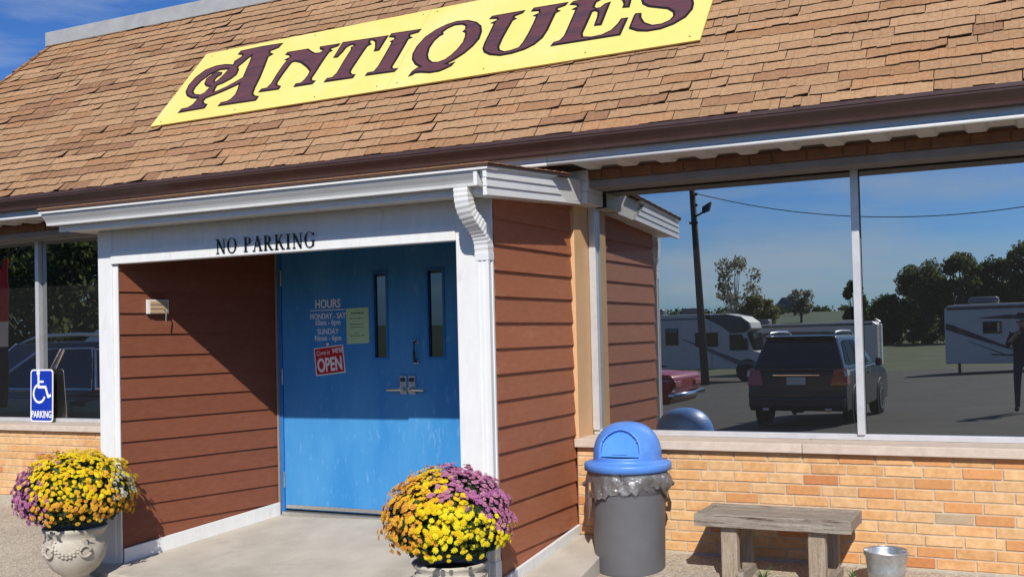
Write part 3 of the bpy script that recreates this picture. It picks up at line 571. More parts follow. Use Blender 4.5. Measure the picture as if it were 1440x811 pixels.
# boxed return below the main eave
for i in range(3):
    MB().box(-0.03, 0.140, -0.338 + 0.006 * i, -0.04, 2.306 + i * 0.076, 2.306 + (i + 1) * 0.076 - 0.002).obj('eave_return', 'soffit_white', porch, bevel=0.002)
# downspout: rectangular pipe with pleated elbows
def rect_ring(c, t, w, d, side=Vector((1, 0, 0))):
    t = Vector(t).normalized(); a = (side - t * side.dot(t)).normalized(); b = t.cross(a); c = Vector(c)
    return [c + a * w + b * d, c - a * w + b * d, c - a * w - b * d, c + a * w - b * d]
path = [(-0.072, -1.700, 2.29), (-0.072, -1.700, 2.235), (-0.070, -1.694, 2.18), (-0.063, -1.668, 2.125), (-0.052, -1.630, 2.085), (-0.042, -1.590, 2.050), (-0.036, -1.552, 2.005), (-0.034, -1.532, 1.95), (-0.034, -1.528, 1.86)]
def refine(p, n):
    o = []
    for i in range(len(p) - 1):
        for j in range(n): o.append(Vector(p[i]).lerp(Vector(p[i+1]), j / n))
    o.append(Vector(p[-1])); return o
def smooth_path(p):
    for _ in range(3):
        q = [p[0]]
        for i in range(len(p) - 1): a, b_ = Vector(p[i]), Vector(p[i+1]); q += [a.lerp(b_, 0.25), a.lerp(b_, 0.75)]
        p = q + [p[-1]]
    return [Vector(v) for v in p]
pp = smooth_path(path); rings = []
for i, c in enumerate(pp):
    t = pp[min(i+1, len(pp)-1)] - pp[max(i-1, 0)]; g = 0.0018 if ((i // 2) % 2 and 6 < i < len(pp) - 8) else 0.0
    rings.append(rect_ring(c, t, 0.046 - g, 0.035 - g))
ds = MB().sweep(rings).obj('downspout', 'white_metal', porch)
def fluted(x, y, z0, z1, w, d):
    q = []
    for sx in (1, -1):
        pass
    pr = [(-w, -d), (-w * 0.62, -d), (-w * 0.55, -d + 0.006), (-w * 0.12, -d + 0.006), (-w * 0.05, -d), (w * 0.05, -d), (w * 0.12, -d + 0.006), (w * 0.55, -d + 0.006), (w * 0.62, -d), (w, -d), (w, -d*0.5), (w - 0.005, -d*0.4), (w - 0.005, d*0.4), (w, d*0.5), (w, d), (-w, d)]
    return MB().extrude([(x + a, y + b, z0) for a, b in pr], (0, 0, z1 - z0))
fluted(-0.034, -1.528, 0.09, 1.872, 0.0435, 0.033).obj('downspout_pipe', 'white_metal', ds)
fluted(-0.034, -1.530, -0.12, 0.10, 0.048, 0.0375).obj('downspout_pipe', 'white_metal', ds)

# doors
frame = MB().box(-2.719, -2.672, YD - 0.012, 0.0, 0.0, 2.25).obj('door_frame', 'door_blue_dark', porch)
MB().box(-2.7188, -2.700, YD - 0.030, YD - 0.013, 0.02, 2.22).obj('door_stop', 'lintel_grey', frame)
MB().box(-0.30, -0.14, YD - 0.012, 0.0, 0.0, 2.25).obj('door_frame', 'door_blue_dark', porch)
MB().box(-2.672, -0.30, YD, 0.0, 2.17, 2.30).obj('door_frame', 'door_blue_dark', porch)
MB().box(-2.672, -0.30, YD - 0.05, YD + 0.05, -0.06, 0.034).obj('threshold', 'steel', porch, bevel=0.004)
def door(x0, x1, y, wx0, wx1):
    z0, z1, a, b_ = 0.048, 2.166, 1.268, 1.918
    bm = MB()
    # leaf as four blocks round the light opening, joined into one slab
    bm.box(x0, wx0, y, y + 0.045, z0, z1).box(wx1, x1, y, y + 0.045, z0, z1).box(wx0, wx1, y, y + 0.045, z0, a).box(wx0, wx1, y, y + 0.045, b_, z1)
    d = bm.obj('door', 'door_blue', porch)
    t = 0.018
    f = MB(); f.box(wx0 - t, wx1 + t, y - 0.006, y + 0.004, b_, b_ + t).box(wx0 - t, wx1 + t, y - 0.006, y + 0.004, a - t, a).box(wx0 - t, wx0, y - 0.006, y + 0.004, a, b_).box(wx1, wx1 + t, y - 0.006, y + 0.004, a, b_)
    f.obj('light_frame', 'door_blue_dark', d)
    MB().box(wx0, wx1, y + 0.018, y + 0.024, a, b_).obj('pane', 'door_glass', d)
    MB().box(x0 + 0.01, x1 - 0.01, y - 0.008, y - 0.0005, z0 + 0.008, z0 + 0.036).obj('door_sweep', 'steel', d)
    return d
d1 = door(-2.669, -1.474, YD, -1.768, -1.662); d2 = door(-1.468, -0.302, YD - 0.018, -1.268, -1.144)
for z in (0.22, 1.06, 1.86):
    MB().tube([(-2.671, YD - 0.010, z), (-2.671, YD - 0.010, z + 0.13)], 0.007, 8).obj('hinge', 'steel', d1)
# lever plates
for (x, dd, s_) in ((-1.515, d1, -1), (-1.425, d2, 1)):
    yy = YD if dd is d1 else YD - 0.018
    MB().box(x - 0.030, x + 0.030, yy - 0.010, yy - 0.001, 0.985, 1.125).obj('lock_plate', 'steel', dd, bevel=0.003)
    MB().lathe([(0.017, 0), (0.017, 0.014), (0.012, 0.018)], (x, yy - 0.028, 1.095), 16, 'y', True, True).obj('lock_cylinder', 'dark_steel', dd)
    MB().lathe([(0.020, 0), (0.020, 0.03), (0.014, 0.034)], (x, yy - 0.045, 1.022), 16, 'y', True, True).obj('handle_rose', 'steel', dd)
    MB().tube([(x, yy - 0.040, 1.022), (x + s_ * 0.03, yy - 0.048, 1.020), (x + s_ * 0.125, yy - 0.046, 1.017)], [0.012, 0.012, 0.009], 8).obj('lever_handle', 'steel', dd)
pull = MB().tube([(-1.382, YD - 0.02, 1.385), (-1.382, YD - 0.055, 1.38), (-1.382, YD - 0.06, 1.30), (-1.382, YD - 0.055, 1.235), (-1.382, YD - 0.02, 1.23)], 0.010, 8).obj('pull_handle', 'dark_steel', d2)
for z in (1.375, 1.22): MB().box(-1.402, -1.362, YD - 0.028, YD - 0.0185, z - 0.005, z + 0.020).obj('pull_mount', 'steel', d2, bevel=0.002)
# vinyl opening hours on the left leaf
yt = YD - 0.002
flat_text('HOURS', 0.094, -2.214, yt, 1.670, 'vinyl_white', d1, align='CENTER', xs=0.80, bold=0.0012, extrude=0.0006)
MB().box(-2.385, -2.048, yt - 0.0008, yt, 1.6475, 1.6535).obj('lettering', 'vinyl_white', d1)
for body, size, z, w in (('MONDAY - SAT', 0.062, 1.582, 0.80), ('10am - 6pm', 0.062, 1.532, 0.84), ('SUNDAY', 0.062, 1.460, 0.84), ('Noon - 6pm', 0.062, 1.408, 0.84)):
    flat_text(body, size, -2.216, yt, z, 'vinyl_white', d1, align='CENTER', xs=w, extrude=0.0006, bold=0.0005)

# ------------------------------------------------------------------ signs
LET = {"A":[[[-2.932,1.604],[-2.947,1.548],[-3.024,1.519],[-3.011,1.489],[-2.967,1.462],[-3.004,1.434],[-2.974,1.305],[-2.943,1.144],[-2.926,1.001],[-2.908,0.924],[-2.868,0.885],[-2.823,0.871],[-2.826,0.824],[-3.221,0.825],[-3.214,0.865],[-3.159,0.868],[-3.123,0.896],[-3.103,0.953],[-3.114,1.017],[-3.138,1.096],[-3.197,1.065],[-3.278,1.025],[-3.374,0.987],[-3.436,0.963],[-3.445,0.924],[-3.413,0.887],[-3.371,0.869],[-3.374,0.823],[-3.656,0.814],[-3.647,0.86],[-3.584,0.863],[-3.543,0.903],[-3.53,0.978],[-3.615,0.999],[-3.694,1.047],[-3.742,1.109],[-3.762,1.206],[-3.743,1.305],[-3.683,1.393],[-3.583,1.43],[-3.474,1.428],[-3.366,1.399],[-3.38,1.456],[-3.342,1.493],[-3.324,1.519],[-3.344,1.541],[-3.394,1.556],[-3.387,1.599],[-3.168,1.611]],[[-3.207,1.493],[-3.236,1.469],[-3.263,1.41],[-3.295,1.358],[-3.261,1.307],[-3.25,1.241],[-3.281,1.191],[-3.344,1.147],[-3.403,1.125],[-3.393,1.039],[-3.358,1.043],[-3.275,1.083],[-3.201,1.139],[-3.145,1.184],[-3.165,1.288],[-3.187,1.408]],[[-3.39,1.349],[-3.494,1.357],[-3.58,1.315],[-3.642,1.233],[-3.661,1.15],[-3.654,1.092],[-3.609,1.046],[-3.536,1.026],[-3.497,1.044],[-3.474,1.122],[-3.532,1.144],[-3.572,1.183],[-3.59,1.259],[-3.552,1.31],[-3.503,1.329],[-3.447,1.309],[-3.441,1.28],[-3.472,1.25],[-3.478,1.208],[-3.45,1.178],[-3.423,1.226],[-3.401,1.293]]],"N":[[[-2.807,1.424],[-2.796,1.449],[-2.585,1.446],[-2.53,1.401],[-2.475,1.363],[-2.426,1.358],[-2.404,1.372],[-2.401,1.395],[-2.442,1.414],[-2.456,1.446],[-2.258,1.443],[-2.264,1.415],[-2.327,1.398],[-2.328,1.38],[-2.301,1.362],[-2.325,1.342],[-2.333,1.276],[-2.34,1.17],[-2.344,1.075],[-2.349,1.017],[-2.337,0.979],[-2.293,0.965],[-2.306,0.933],[-2.485,0.933],[-2.483,0.968],[-2.433,0.969],[-2.414,1.007],[-2.403,1.064],[-2.41,1.118],[-2.479,1.187],[-2.57,1.261],[-2.643,1.294],[-2.68,1.29],[-2.69,1.231],[-2.701,1.136],[-2.706,1.029],[-2.692,0.991],[-2.642,0.966],[-2.644,0.931],[-2.846,0.935],[-2.839,0.969],[-2.783,0.973],[-2.763,1.029],[-2.765,1.149],[-2.757,1.27],[-2.745,1.336],[-2.775,1.347],[-2.732,1.369],[-2.758,1.403]]],"T":[[[-2.229,1.452],[-1.782,1.438],[-1.795,1.254],[-1.838,1.253],[-1.844,1.298],[-1.877,1.381],[-1.921,1.424],[-1.946,1.416],[-1.937,1.382],[-1.913,1.358],[-1.943,1.34],[-1.952,1.272],[-1.963,1.162],[-1.973,1.055],[-1.971,1.012],[-1.939,0.974],[-1.907,0.968],[-1.911,0.93],[-2.184,0.933],[-2.177,0.974],[-2.126,0.977],[-2.103,1.033],[-2.101,1.18],[-2.092,1.336],[-2.106,1.358],[-2.079,1.377],[-2.099,1.397],[-2.137,1.397],[-2.164,1.371],[-2.176,1.31],[-2.198,1.254],[-2.236,1.259],[-2.233,1.297]]],"I":[[[-1.753,1.458],[-1.476,1.449],[-1.486,1.416],[-1.557,1.401],[-1.554,1.375],[-1.526,1.354],[-1.554,1.344],[-1.557,1.245],[-1.564,1.101],[-1.572,0.995],[-1.551,0.964],[-1.51,0.96],[-1.524,0.928],[-1.79,0.935],[-1.784,0.965],[-1.726,0.968],[-1.709,1.035],[-1.703,1.18],[-1.7,1.335],[-1.72,1.351],[-1.689,1.373],[-1.703,1.402],[-1.759,1.42]]],"Q":[[[-1.357,0.841],[-1.345,0.895],[-1.316,0.928],[-1.29,0.934],[-1.352,0.981],[-1.406,1.055],[-1.427,1.127],[-1.424,1.219],[-1.388,1.328],[-1.321,1.402],[-1.238,1.452],[-1.154,1.473],[-1.05,1.46],[-0.962,1.414],[-0.902,1.353],[-0.871,1.275],[-0.864,1.182],[-0.892,1.099],[-0.939,1.025],[-1.005,0.961],[-1.063,0.922],[-1.028,0.912],[-0.993,0.926],[-1.005,0.89],[-1.044,0.865],[-1.092,0.843],[-1.171,0.841],[-1.26,0.864],[-1.311,0.868],[-1.332,0.849]],[[-1.045,1.393],[-1.086,1.419],[-1.154,1.427],[-1.211,1.398],[-1.243,1.359],[-1.227,1.328],[-1.255,1.309],[-1.285,1.252],[-1.296,1.167],[-1.281,1.083],[-1.252,1.021],[-1.202,0.973],[-1.149,0.96],[-1.091,0.981],[-1.051,1.027],[-1.018,1.093],[-0.996,1.173],[-1.001,1.249],[-1.018,1.3],[-1.046,1.32],[-1.032,1.344]]],"U":[[[-0.845,1.432],[-0.834,1.459],[-0.56,1.46],[-0.567,1.434],[-0.628,1.411],[-0.629,1.388],[-0.606,1.371],[-0.631,1.355],[-0.642,1.253],[-0.652,1.135],[-0.652,1.039],[-0.632,0.992],[-0.585,0.963],[-0.534,0.965],[-0.468,0.986],[-0.449,1.046],[-0.435,1.148],[-0.427,1.276],[-0.427,1.359],[-0.453,1.371],[-0.414,1.394],[-0.427,1.427],[-0.49,1.437],[-0.481,1.472],[-0.205,1.468],[-0.215,1.437],[-0.275,1.416],[-0.272,1.393],[-0.246,1.376],[-0.274,1.359],[-0.28,1.272],[-0.285,1.156],[-0.303,1.064],[-0.349,0.996],[-0.416,0.953],[-0.509,0.928],[-0.603,0.924],[-0.7,0.955],[-0.759,0.999],[-0.785,1.048],[-0.791,1.113],[-0.787,1.232],[-0.784,1.359],[-0.81,1.369],[-0.768,1.395],[-0.779,1.419]]],"E":[[[-0.199,0.947],[-0.187,0.982],[-0.143,0.994],[-0.119,1.048],[-0.114,1.163],[-0.106,1.357],[-0.135,1.369],[-0.101,1.392],[-0.115,1.417],[-0.172,1.437],[-0.156,1.469],[0.314,1.473],[0.322,1.276],[0.276,1.283],[0.277,1.324],[0.255,1.376],[0.209,1.415],[0.138,1.43],[0.077,1.437],[0.037,1.408],[0.034,1.349],[0.06,1.325],[0.094,1.327],[0.119,1.366],[0.155,1.376],[0.146,1.109],[0.097,1.114],[0.097,1.214],[0.086,1.28],[0.058,1.301],[0.032,1.294],[0.026,1.167],[0.017,1.042],[0.032,0.994],[0.101,0.976],[0.181,0.983],[0.246,1.022],[0.281,1.088],[0.295,1.141],[0.339,1.14],[0.323,0.95]]],"S":[[[0.382,1.011],[0.389,1.153],[0.396,1.176],[0.432,1.17],[0.444,1.114],[0.482,1.048],[0.547,1.003],[0.617,1.001],[0.674,1.031],[0.693,1.075],[0.681,1.122],[0.632,1.173],[0.555,1.205],[0.476,1.239],[0.427,1.284],[0.405,1.342],[0.409,1.394],[0.459,1.452],[0.553,1.473],[0.652,1.458],[0.742,1.446],[0.734,1.331],[0.706,1.332],[0.692,1.368],[0.644,1.414],[0.579,1.419],[0.561,1.385],[0.592,1.35],[0.677,1.32],[0.753,1.287],[0.797,1.236],[0.812,1.182],[0.813,1.119],[0.78,1.04],[0.707,0.979],[0.62,0.946],[0.527,0.944],[0.452,0.965]]]}
def offs(poly, d):
    """grow (d>0) or shrink a closed 2-D outline"""
    n = len(poly); A = sum(poly[i][0] * poly[(i+1) % n][1] - poly[(i+1) % n][0] * poly[i][1] for i in range(n)); sg = 1 if A > 0 else -1; o = []
    for i in range(n):
        p0, p1, p2 = Vector(poly[i-1]), Vector(poly[i]), Vector(poly[(i+1) % n])
        a, b = (p1 - p0), (p2 - p1)
        if a.length < 1e-6 or b.length < 1e-6: o.append(tuple(p1)); continue
        a.normalize(); b.normalize(); na, nb = Vector((a.y, -a.x)) * sg, Vector((b.y, -b.x)) * sg; m = na + nb
        if m.length < 0.2: m = na
        m = m.normalized(); c = max(0.45, m.dot(na)); o.append(tuple(p1 + m * (d / c)))
    return o
def curve_mesh(polys, ext, name):
    c = bpy.data.curves.new(name, 'CURVE'); c.dimensions = '2D'; c.fill_mode = 'BOTH'; c.extrude = ext
    for p in polys:
        s = c.splines.new('POLY'); s.points.add(len(p) - 1); s.use_cyclic_u = True
        for q, (x, y) in zip(s.points, p): q.co = (x, y, 0, 1)
    o = bpy.data.objects.new('tmp', c); COL.objects.link(o); bpy.context.view_layer.update()
    me = bpy.data.meshes.new_from_object(o.evaluated_get(bpy.context.evaluated_depsgraph_get())); bpy.data.objects.remove(o); me.materials.clear(); return me
def on_roof(me, n):
    for v in me.vertices: v.co = RP(v.co.x, v.co.y, n + v.co.z)
    return me
sign = thing('store_sign', 'long yellow roof sign with large plum serif lettering reading ANTIQUES', 'sign', RP(-1.5, 0.7, 0.03))
def panel(c, name):
    b = MB(); b.hexa([RP(x, s, 0.022) for x, s in c], [RP(x, s, 0.034) for x, s in c]); return b.obj(name, 'sign_yellow', sign)
panel([(-3.897, 0.676), (-1.5215, 0.7145), (-1.4715, 1.716), (-3.818, 1.656)], 'sign_panel')
panel([(-1.5185, 0.7145), (0.926, 0.758), (0.968, 1.782), (-1.4685, 1.716)], 'sign_panel')
for ch, polys in LET.items():
    big = [offs(polys[0], 0.006)] + [offs(p, -0.005) for p in polys[1:]]
    small = [offs(polys[0], -0.011)] + [offs(p, 0.011) for p in polys[1:]]
    l = link('letter', on_roof(curve_mesh(big, 0.0015, 'letter'), 0.0365), 'letter_black', sign)
    link('letter_face', on_roof(curve_mesh(small, 0.0015, 'letter_face'), 0.0395), 'letter_plum', l)
for x, s in ((-3.80, .72), (-3.0, .74), (-2.2, .755), (-1.62, .77), (-1.44, .775), (-0.7, .79), (0.1, .80), (0.85, .81), (-3.72, 1.60), (-2.6, 1.64), (-1.53, 1.665), (-1.40, 1.67), (-3.86, 1.1)):
    b = MB(); c = RP(x, s, 0.0355); b.lathe([(0.007, 0), (0.004, 0.003)], c, 8, None, True, True); b.obj('screw', 'dark_steel', sign)

# NO PARKING in separate serif letters
TN, TK = 0.055, 0.15
def q4(x0, y0, x1, y1, w): return [(x0, y0), (x0 + w, y0), (x1 + w, y1), (x1, y1)]
def ser(cx, y, w, up): h = 0.04; return [(cx - w/2, y), (cx + w/2, y), (cx + w/2, y + (h if up else -h)), (cx - w/2, y + (h if up else -h))]
def arc(cx, cy, rx, ry, a0, a1, thick, thin, n=22):
    P = []
    for i in range(n):
        t0, t1 = a0 + (a1 - a0) * i / n, a0 + (a1 - a0) * (i + 1) / n
        def pt(t, inner):
            w = thin + (thick - thin) * abs(math.cos(t)) ** 1.5
            return (cx + (rx - (w if inner else 0)) * math.cos(t), cy + (ry - ((thin) if inner else 0)) * math.sin(t))
        P.append([pt(t0, 0), pt(t1, 0), pt(t1, 1), pt(t0, 1)])
    return P
PI = math.pi
SERIF = {
 'N': (0.86, [q4(0.13, 0, 0.13, 0.97, TN), q4(0.64, 0.0, 0.06, 1.0, TK), q4(0.70, 0.05, 0.70, 1.0, TN), ser(0.15, 0, 0.26, True), ser(0.09, 1, 0.2, False), ser(0.73, 1, 0.26, False)]),
 'O': (0.86, arc(0.42, 0.5, 0.41, 0.52, 0, 2 * PI, 0.15, 0.045, 36)),
 'P': (0.66, [q4(0.10, 0, 0.10, 1, TK), ser(0.17, 0, 0.32, True), ser(0.12, 1, 0.2, False)] + arc(0.25, 0.73, 0.36, 0.27, -PI/2, PI/2, 0.14, 0.045)),
 'A': (0.80, [q4(0.62, 0, 0.33, 1.02, TK), q4(0.10, 0, 0.37, 0.95, TN), [(0.2, 0.33), (0.6, 0.33), (0.6, 0.38), (0.2, 0.38)], ser(0.10, 0, 0.24, True), ser(0.69, 0, 0.30, True)]),
 'R': (0.80, [q4(0.10, 0, 0.10, 1, TK), ser(0.17, 0, 0.32, True), ser(0.12, 1, 0.2, False), q4(0.60, 0, 0.28, 0.48, 0.16), ser(0.74, 0, 0.18, True)] + arc(0.25, 0.73, 0.36, 0.27, -PI/2, PI/2, 0.14, 0.045)),
 'K': (0.84, [q4(0.10, 0, 0.10, 1, TK), ser(0.17, 0, 0.32, True), ser(0.17, 1, 0.32, False), q4(0.24, 0.40, 0.60, 1.0, 0.06), q4(0.62, 0, 0.32, 0.56, 0.16), ser(0.74, 0, 0.24, True), ser(0.64, 1, 0.24, False)]),
 'I': (0.40, [q4(0.10, 0, 0.10, 1, TK), ser(0.175, 0, 0.34, True), ser(0.175, 1, 0.34, False)]),
 'G': (0.86, arc(0.44, 0.5, 0.42, 0.52, 0.22 * PI, 1.80 * PI, 0.15, 0.045, 30) + [q4(0.66, 0.08, 0.66, 0.45, 0.13), ser(0.72, 0.45, 0.30, False), q4(0.74, 0.72, 0.74, 0.95, 0.05)])}
np_ = thing('no_parking_lettering', 'black serif letters reading NO PARKING on the white porch header', 'lettering', (-1.68, YF - 0.01, 2.01))
x = -2.112; sz = 0.0975
for ch in 'NO PARKING':
    if ch == ' ': x += 0.045; continue
    w, polys = SERIF[ch]; b = MB()
    for p in polys: b.extrude([(x + px * sz, YF - 0.0125, 2.0150 + py * sz) for px, py in p], (0, -0.006, 0))
    b.obj('letter', 'lettering_black', np_); x += w * sz * 1.065 + 0.008
# handicapped parking sign leaning on the left window
hs = thing('parking_sign', 'small blue and white wheelchair parking sign propped in the left window', 'sign', (-5.52, -0.085, 0.706))
def rrect(x0, x1, z0, z1, r, n=5):
    P = []
    for cx, cz, a in ((x1 - r, z1 - r, 0), (x0 + r, z1 - r, 90), (x0 + r, z0 + r, 180), (x1 - r, z0 + r, 270)):
        for i in range(n + 1): t = R_(a + 90 * i / n); P.append((cx + r * math.cos(t), cz + r * math.sin(t)))
    return P
hx0, hx1, hz0, hz1 = -5.668, -5.366, 0.710, 1.200; HY = -0.085
SK = 0.020
def tilt(me):
    for v in me.vertices:      # slight sideways lean as in the photo
        v.co.x += (hz1 - v.co.z) * 0.030; v.co.y += (v.co.z - hz0) * 0.045
    return me
def hpoly(P, y, t, nm, m):
    b = MB().extrude([(px, y, pz) for px, pz in P], (0, t, 0)); me = tilt(b.mesh(nm)); return link(nm, me, m, hs)
hpoly(rrect(hx0, hx1, hz0, hz1, 0.035), HY, 0.004, 'sign_plate', 'sign_white')
hpoly(rrect(hx0 + 0.014, hx1 - 0.014, hz0 + 0.014, hz1 - 0.014, 0.026), HY - 0.0015, 0.001, 'sign_face', 'sign_blue')
cx_, cz_ = (hx0 + hx1) / 2, 0
def stroke(pts, w, nm='symbol'):
    b = MB()
    for i in range(len(pts) - 1):
        a, c = Vector(pts[i]), Vector(pts[i+1]); d = (c - a).normalized(); nn = Vector((-d.y, d.x)) * w / 2; a2 = a - d * w * 0.3; c2 = c + d * w * 0.3
        yy = HY - 0.0022 - 0.00015 * i
        b.face([(a2.x + nn.x, yy, a2.y + nn.y), (c2.x + nn.x, yy, c2.y + nn.y), (c2.x - nn.x, yy, c2.y - nn.y), (a2.x - nn.x, yy, a2.y - nn.y)])
    return b
wb = MB()
c0 = (cx_ - 0.028, 0.975); P = []
for i in range(23):
    t = R_(112 + (335 - 112) * i / 22); P.append((c0[0] + 0.078 * math.cos(t), c0[1] + 0.082 * math.sin(t)))
for pts, w in ((P, 0.022), ([(cx_ - 0.042, 1.150), (cx_ - 0.040, 1.035), (cx_ + 0.052, 1.035), (cx_ + 0.088, 0.945), (cx_ + 0.118, 0.958)], 0.026), ([(cx_ - 0.036, 1.085), (cx_ + 0.022, 1.085)], 0.020)):
    q = stroke(pts, w); k = len(wb.v); wb.v += q.v; wb.f += [tuple(j + k for j in f) for f in q.f]
wb.lathe([(0.023, 0), (0.001, 0.0006)], (cx_ - 0.044, HY - 0.0032, 1.166), 18, 'y', True)
link('wheelchair_symbol', tilt(wb.mesh('wheelchair_symbol')), 'sign_white', hs)
tm = on_facade(text_mesh('PARKING', 0.088, 'lettering', 0.0006, 'CENTER', xs=0.74, bold=0.0022), cx_, HY - 0.0022, 0.752); link('lettering', tilt(tm), 'sign_white', hs)
# COME IN WE'RE OPEN sign
op = thing('open_sign', 'tilted red and white sign reading OPEN hanging on the left door', 'sign', (-2.20, YD - 0.006, 1.14))
def rot2(P, c, a): return [(c[0] + (x - c[0]) * math.cos(a) - (z - c[1]) * math.sin(a), c[1] + (x - c[0]) * math.sin(a) + (z - c[1]) * math.cos(a)) for x, z in P]
oc = (-2.203, 1.250); oa = R_(5.5); OY = YD - 0.006
MB().extrude([(x_, OY, z_) for x_, z_ in rot2([(-2.346, 1.138), (-2.060, 1.138), (-2.060, 1.362), (-2.346, 1.362)], oc, oa)], (0, 0.003, 0)).obj('sign_plate', 'sign_white', op)
MB().extrude([(x_, OY - 0.001, z_) for x_, z_ in rot2([(-2.337, 1.147), (-2.069, 1.147), (-2.069, 1.353), (-2.337, 1.353)], oc, oa)], (0, 0.0008, 0)).obj('sign_face', 'sign_red', op)
def otext(body, size, x_, z_, **kw):
    (xx, zz), = rot2([(x_, z_)], oc, oa); return flat_text(body, size, xx, OY - 0.0015, zz, 'sign_white', op, rot=oa, **kw)
otext('OPEN', 0.150, -2.203, 1.168, align='CENTER', xs=0.62, bold=0.004, extrude=0.0005)
otext("Come in", 0.052, -2.325, 1.300, align='LEFT', xs=0.72, shear=0.3, extrude=0.0005)
otext("WE'RE", 0.052, -2.168, 1.303, align='LEFT', xs=0.72, bold=0.0012, extrude=0.0005)
MB().lathe([(0.012, 0), (0.012, 0.004), (0.003, 0.012)], (-2.212, OY - 0.01, 1.378), 14, 'y', True, True).obj('suction_cup', 'vinyl_white', op)
gn = thing('paper_notice', 'pale green sheet of paper with typed lines taped to the left door', 'notice', (-1.93, YD - 0.003, 1.38))
MB().extrude([(x_, YD - 0.0035, z_) for x_, z_ in [(-2.033, 1.376), (-1.822, 1.381), (-1.824, 1.662), (-2.037, 1.657)]], (0, 0.0012, 0)).obj('sheet', 'green_paper', gn)
for z_, w_ in ((1.618, 0.118), (1.612, 0.118), (1.574, 0.14), (1.528, 0.14), (1.503, 0.12), (1.462, 0.05), (1.438, 0.13)):
    xx = -1.93 - w_ / 2; b = MB()
    while xx < -1.93 + w_ / 2 - 0.008:
        l = random.uniform(0.012, 0.03); b.box(xx, min(xx + l, -1.93 + w_ / 2), YD - 0.0042, YD - 0.0037, z_, z_ + 0.006); xx += l + 0.006
    b.obj('typed_line', 'ink', gn)
# small wooden plate with a metal latch on the siding
nrm = Vector((1.296, -0.3435, 0)).normalized(); dr = Vector((0.3435, 1.296, 0)).normalized()
A_ = Vector((LA[0], LA[1], 0))
def wl_pt(t, z, o=0.0): return A_ + dr * t + nrm * o + Vector((0, 0, z))
pq = thing('wall_plate', 'small slatted wooden plate with a metal latch fixed to the shaded siding', 'wall plate', wl_pt(0.28, 1.62, 0.01))
MB().hexa([wl_pt(0.205, 1.636, 0.0), wl_pt(0.205, 1.636, 0.020), wl_pt(0.38, 1.636, 0.020), wl_pt(0.38, 1.636, 0.0)], [wl_pt(0.205, 1.740, 0), wl_pt(0.205, 1.740, 0.020), wl_pt(0.38, 1.740, 0.020), wl_pt(0.38, 1.740, 0)]).obj('frame', 'white_paint', pq, bevel=0.002)
for k_ in range(3):
    z_ = 1.640 + k_ * 0.032
    MB().hexa([wl_pt(0.225, z_, 0.019), wl_pt(0.225, z_, 0.030), wl_pt(0.37, z_, 0.030), wl_pt(0.37, z_, 0.019)], [wl_pt(0.225, z_ + 0.026, 0.019), wl_pt(0.225, z_ + 0.026, 0.030), wl_pt(0.37, z_ + 0.026, 0.030), wl_pt(0.37, z_ + 0.026, 0.019)]).obj('slat', 'plaque_wood', pq, bevel=0.002)
MB().tube([wl_pt(0.335, 1.668, 0.03), wl_pt(0.335, 1.668, 0.06), wl_pt(0.335, 1.655, 0.062), wl_pt(0.332, 1.575, 0.058)], 0.005, 8).obj('latch', 'steel', pq)

# ------------------------------------------------------------------ chrysanthemums in urns
def bloom(b, c, nrm, r, rr):
    """cupped rosette with ten pointed petals and a raised heart"""
    nrm = nrm.normalized(); a = nrm.orthogonal().normalized(); e = nrm.cross(a); n = 9; ph = rr.random() * 6; k = len(b.v)
    b.v.append(tuple(c + nrm * r * 0.16))
    for j in range(2 * n):
        t = ph + PI * j / n; rad = r * (1.0 if j % 2 == 0 else 0.74) * rr.uniform(0.9, 1.08); b.v.append(tuple(c + (a * math.cos(t) + e * math.sin(t)) * rad + nrm * r * (0.26 if j % 2 == 0 else 0.05)))
    for j in range(2 * n): b.f.append((k, k + 1 + j, k + 1 + (j + 1) % (2 * n)))
    k = len(b.v); b.v.append(tuple(c + nrm * r * 0.34))
    for j in range(2 * 6):
        t = ph + 0.3 + PI * j / 6; rad = r * (0.60 if j % 2 == 0 else 0.40); b.v.append(tuple(c + (a * math.cos(t) + e * math.sin(t)) * rad + nrm * r * (0.56 if j % 2 == 0 else 0.24)))
    for j in range(12): b.f.append((k, k + 1 + j, k + 1 + (j + 1) % 12))
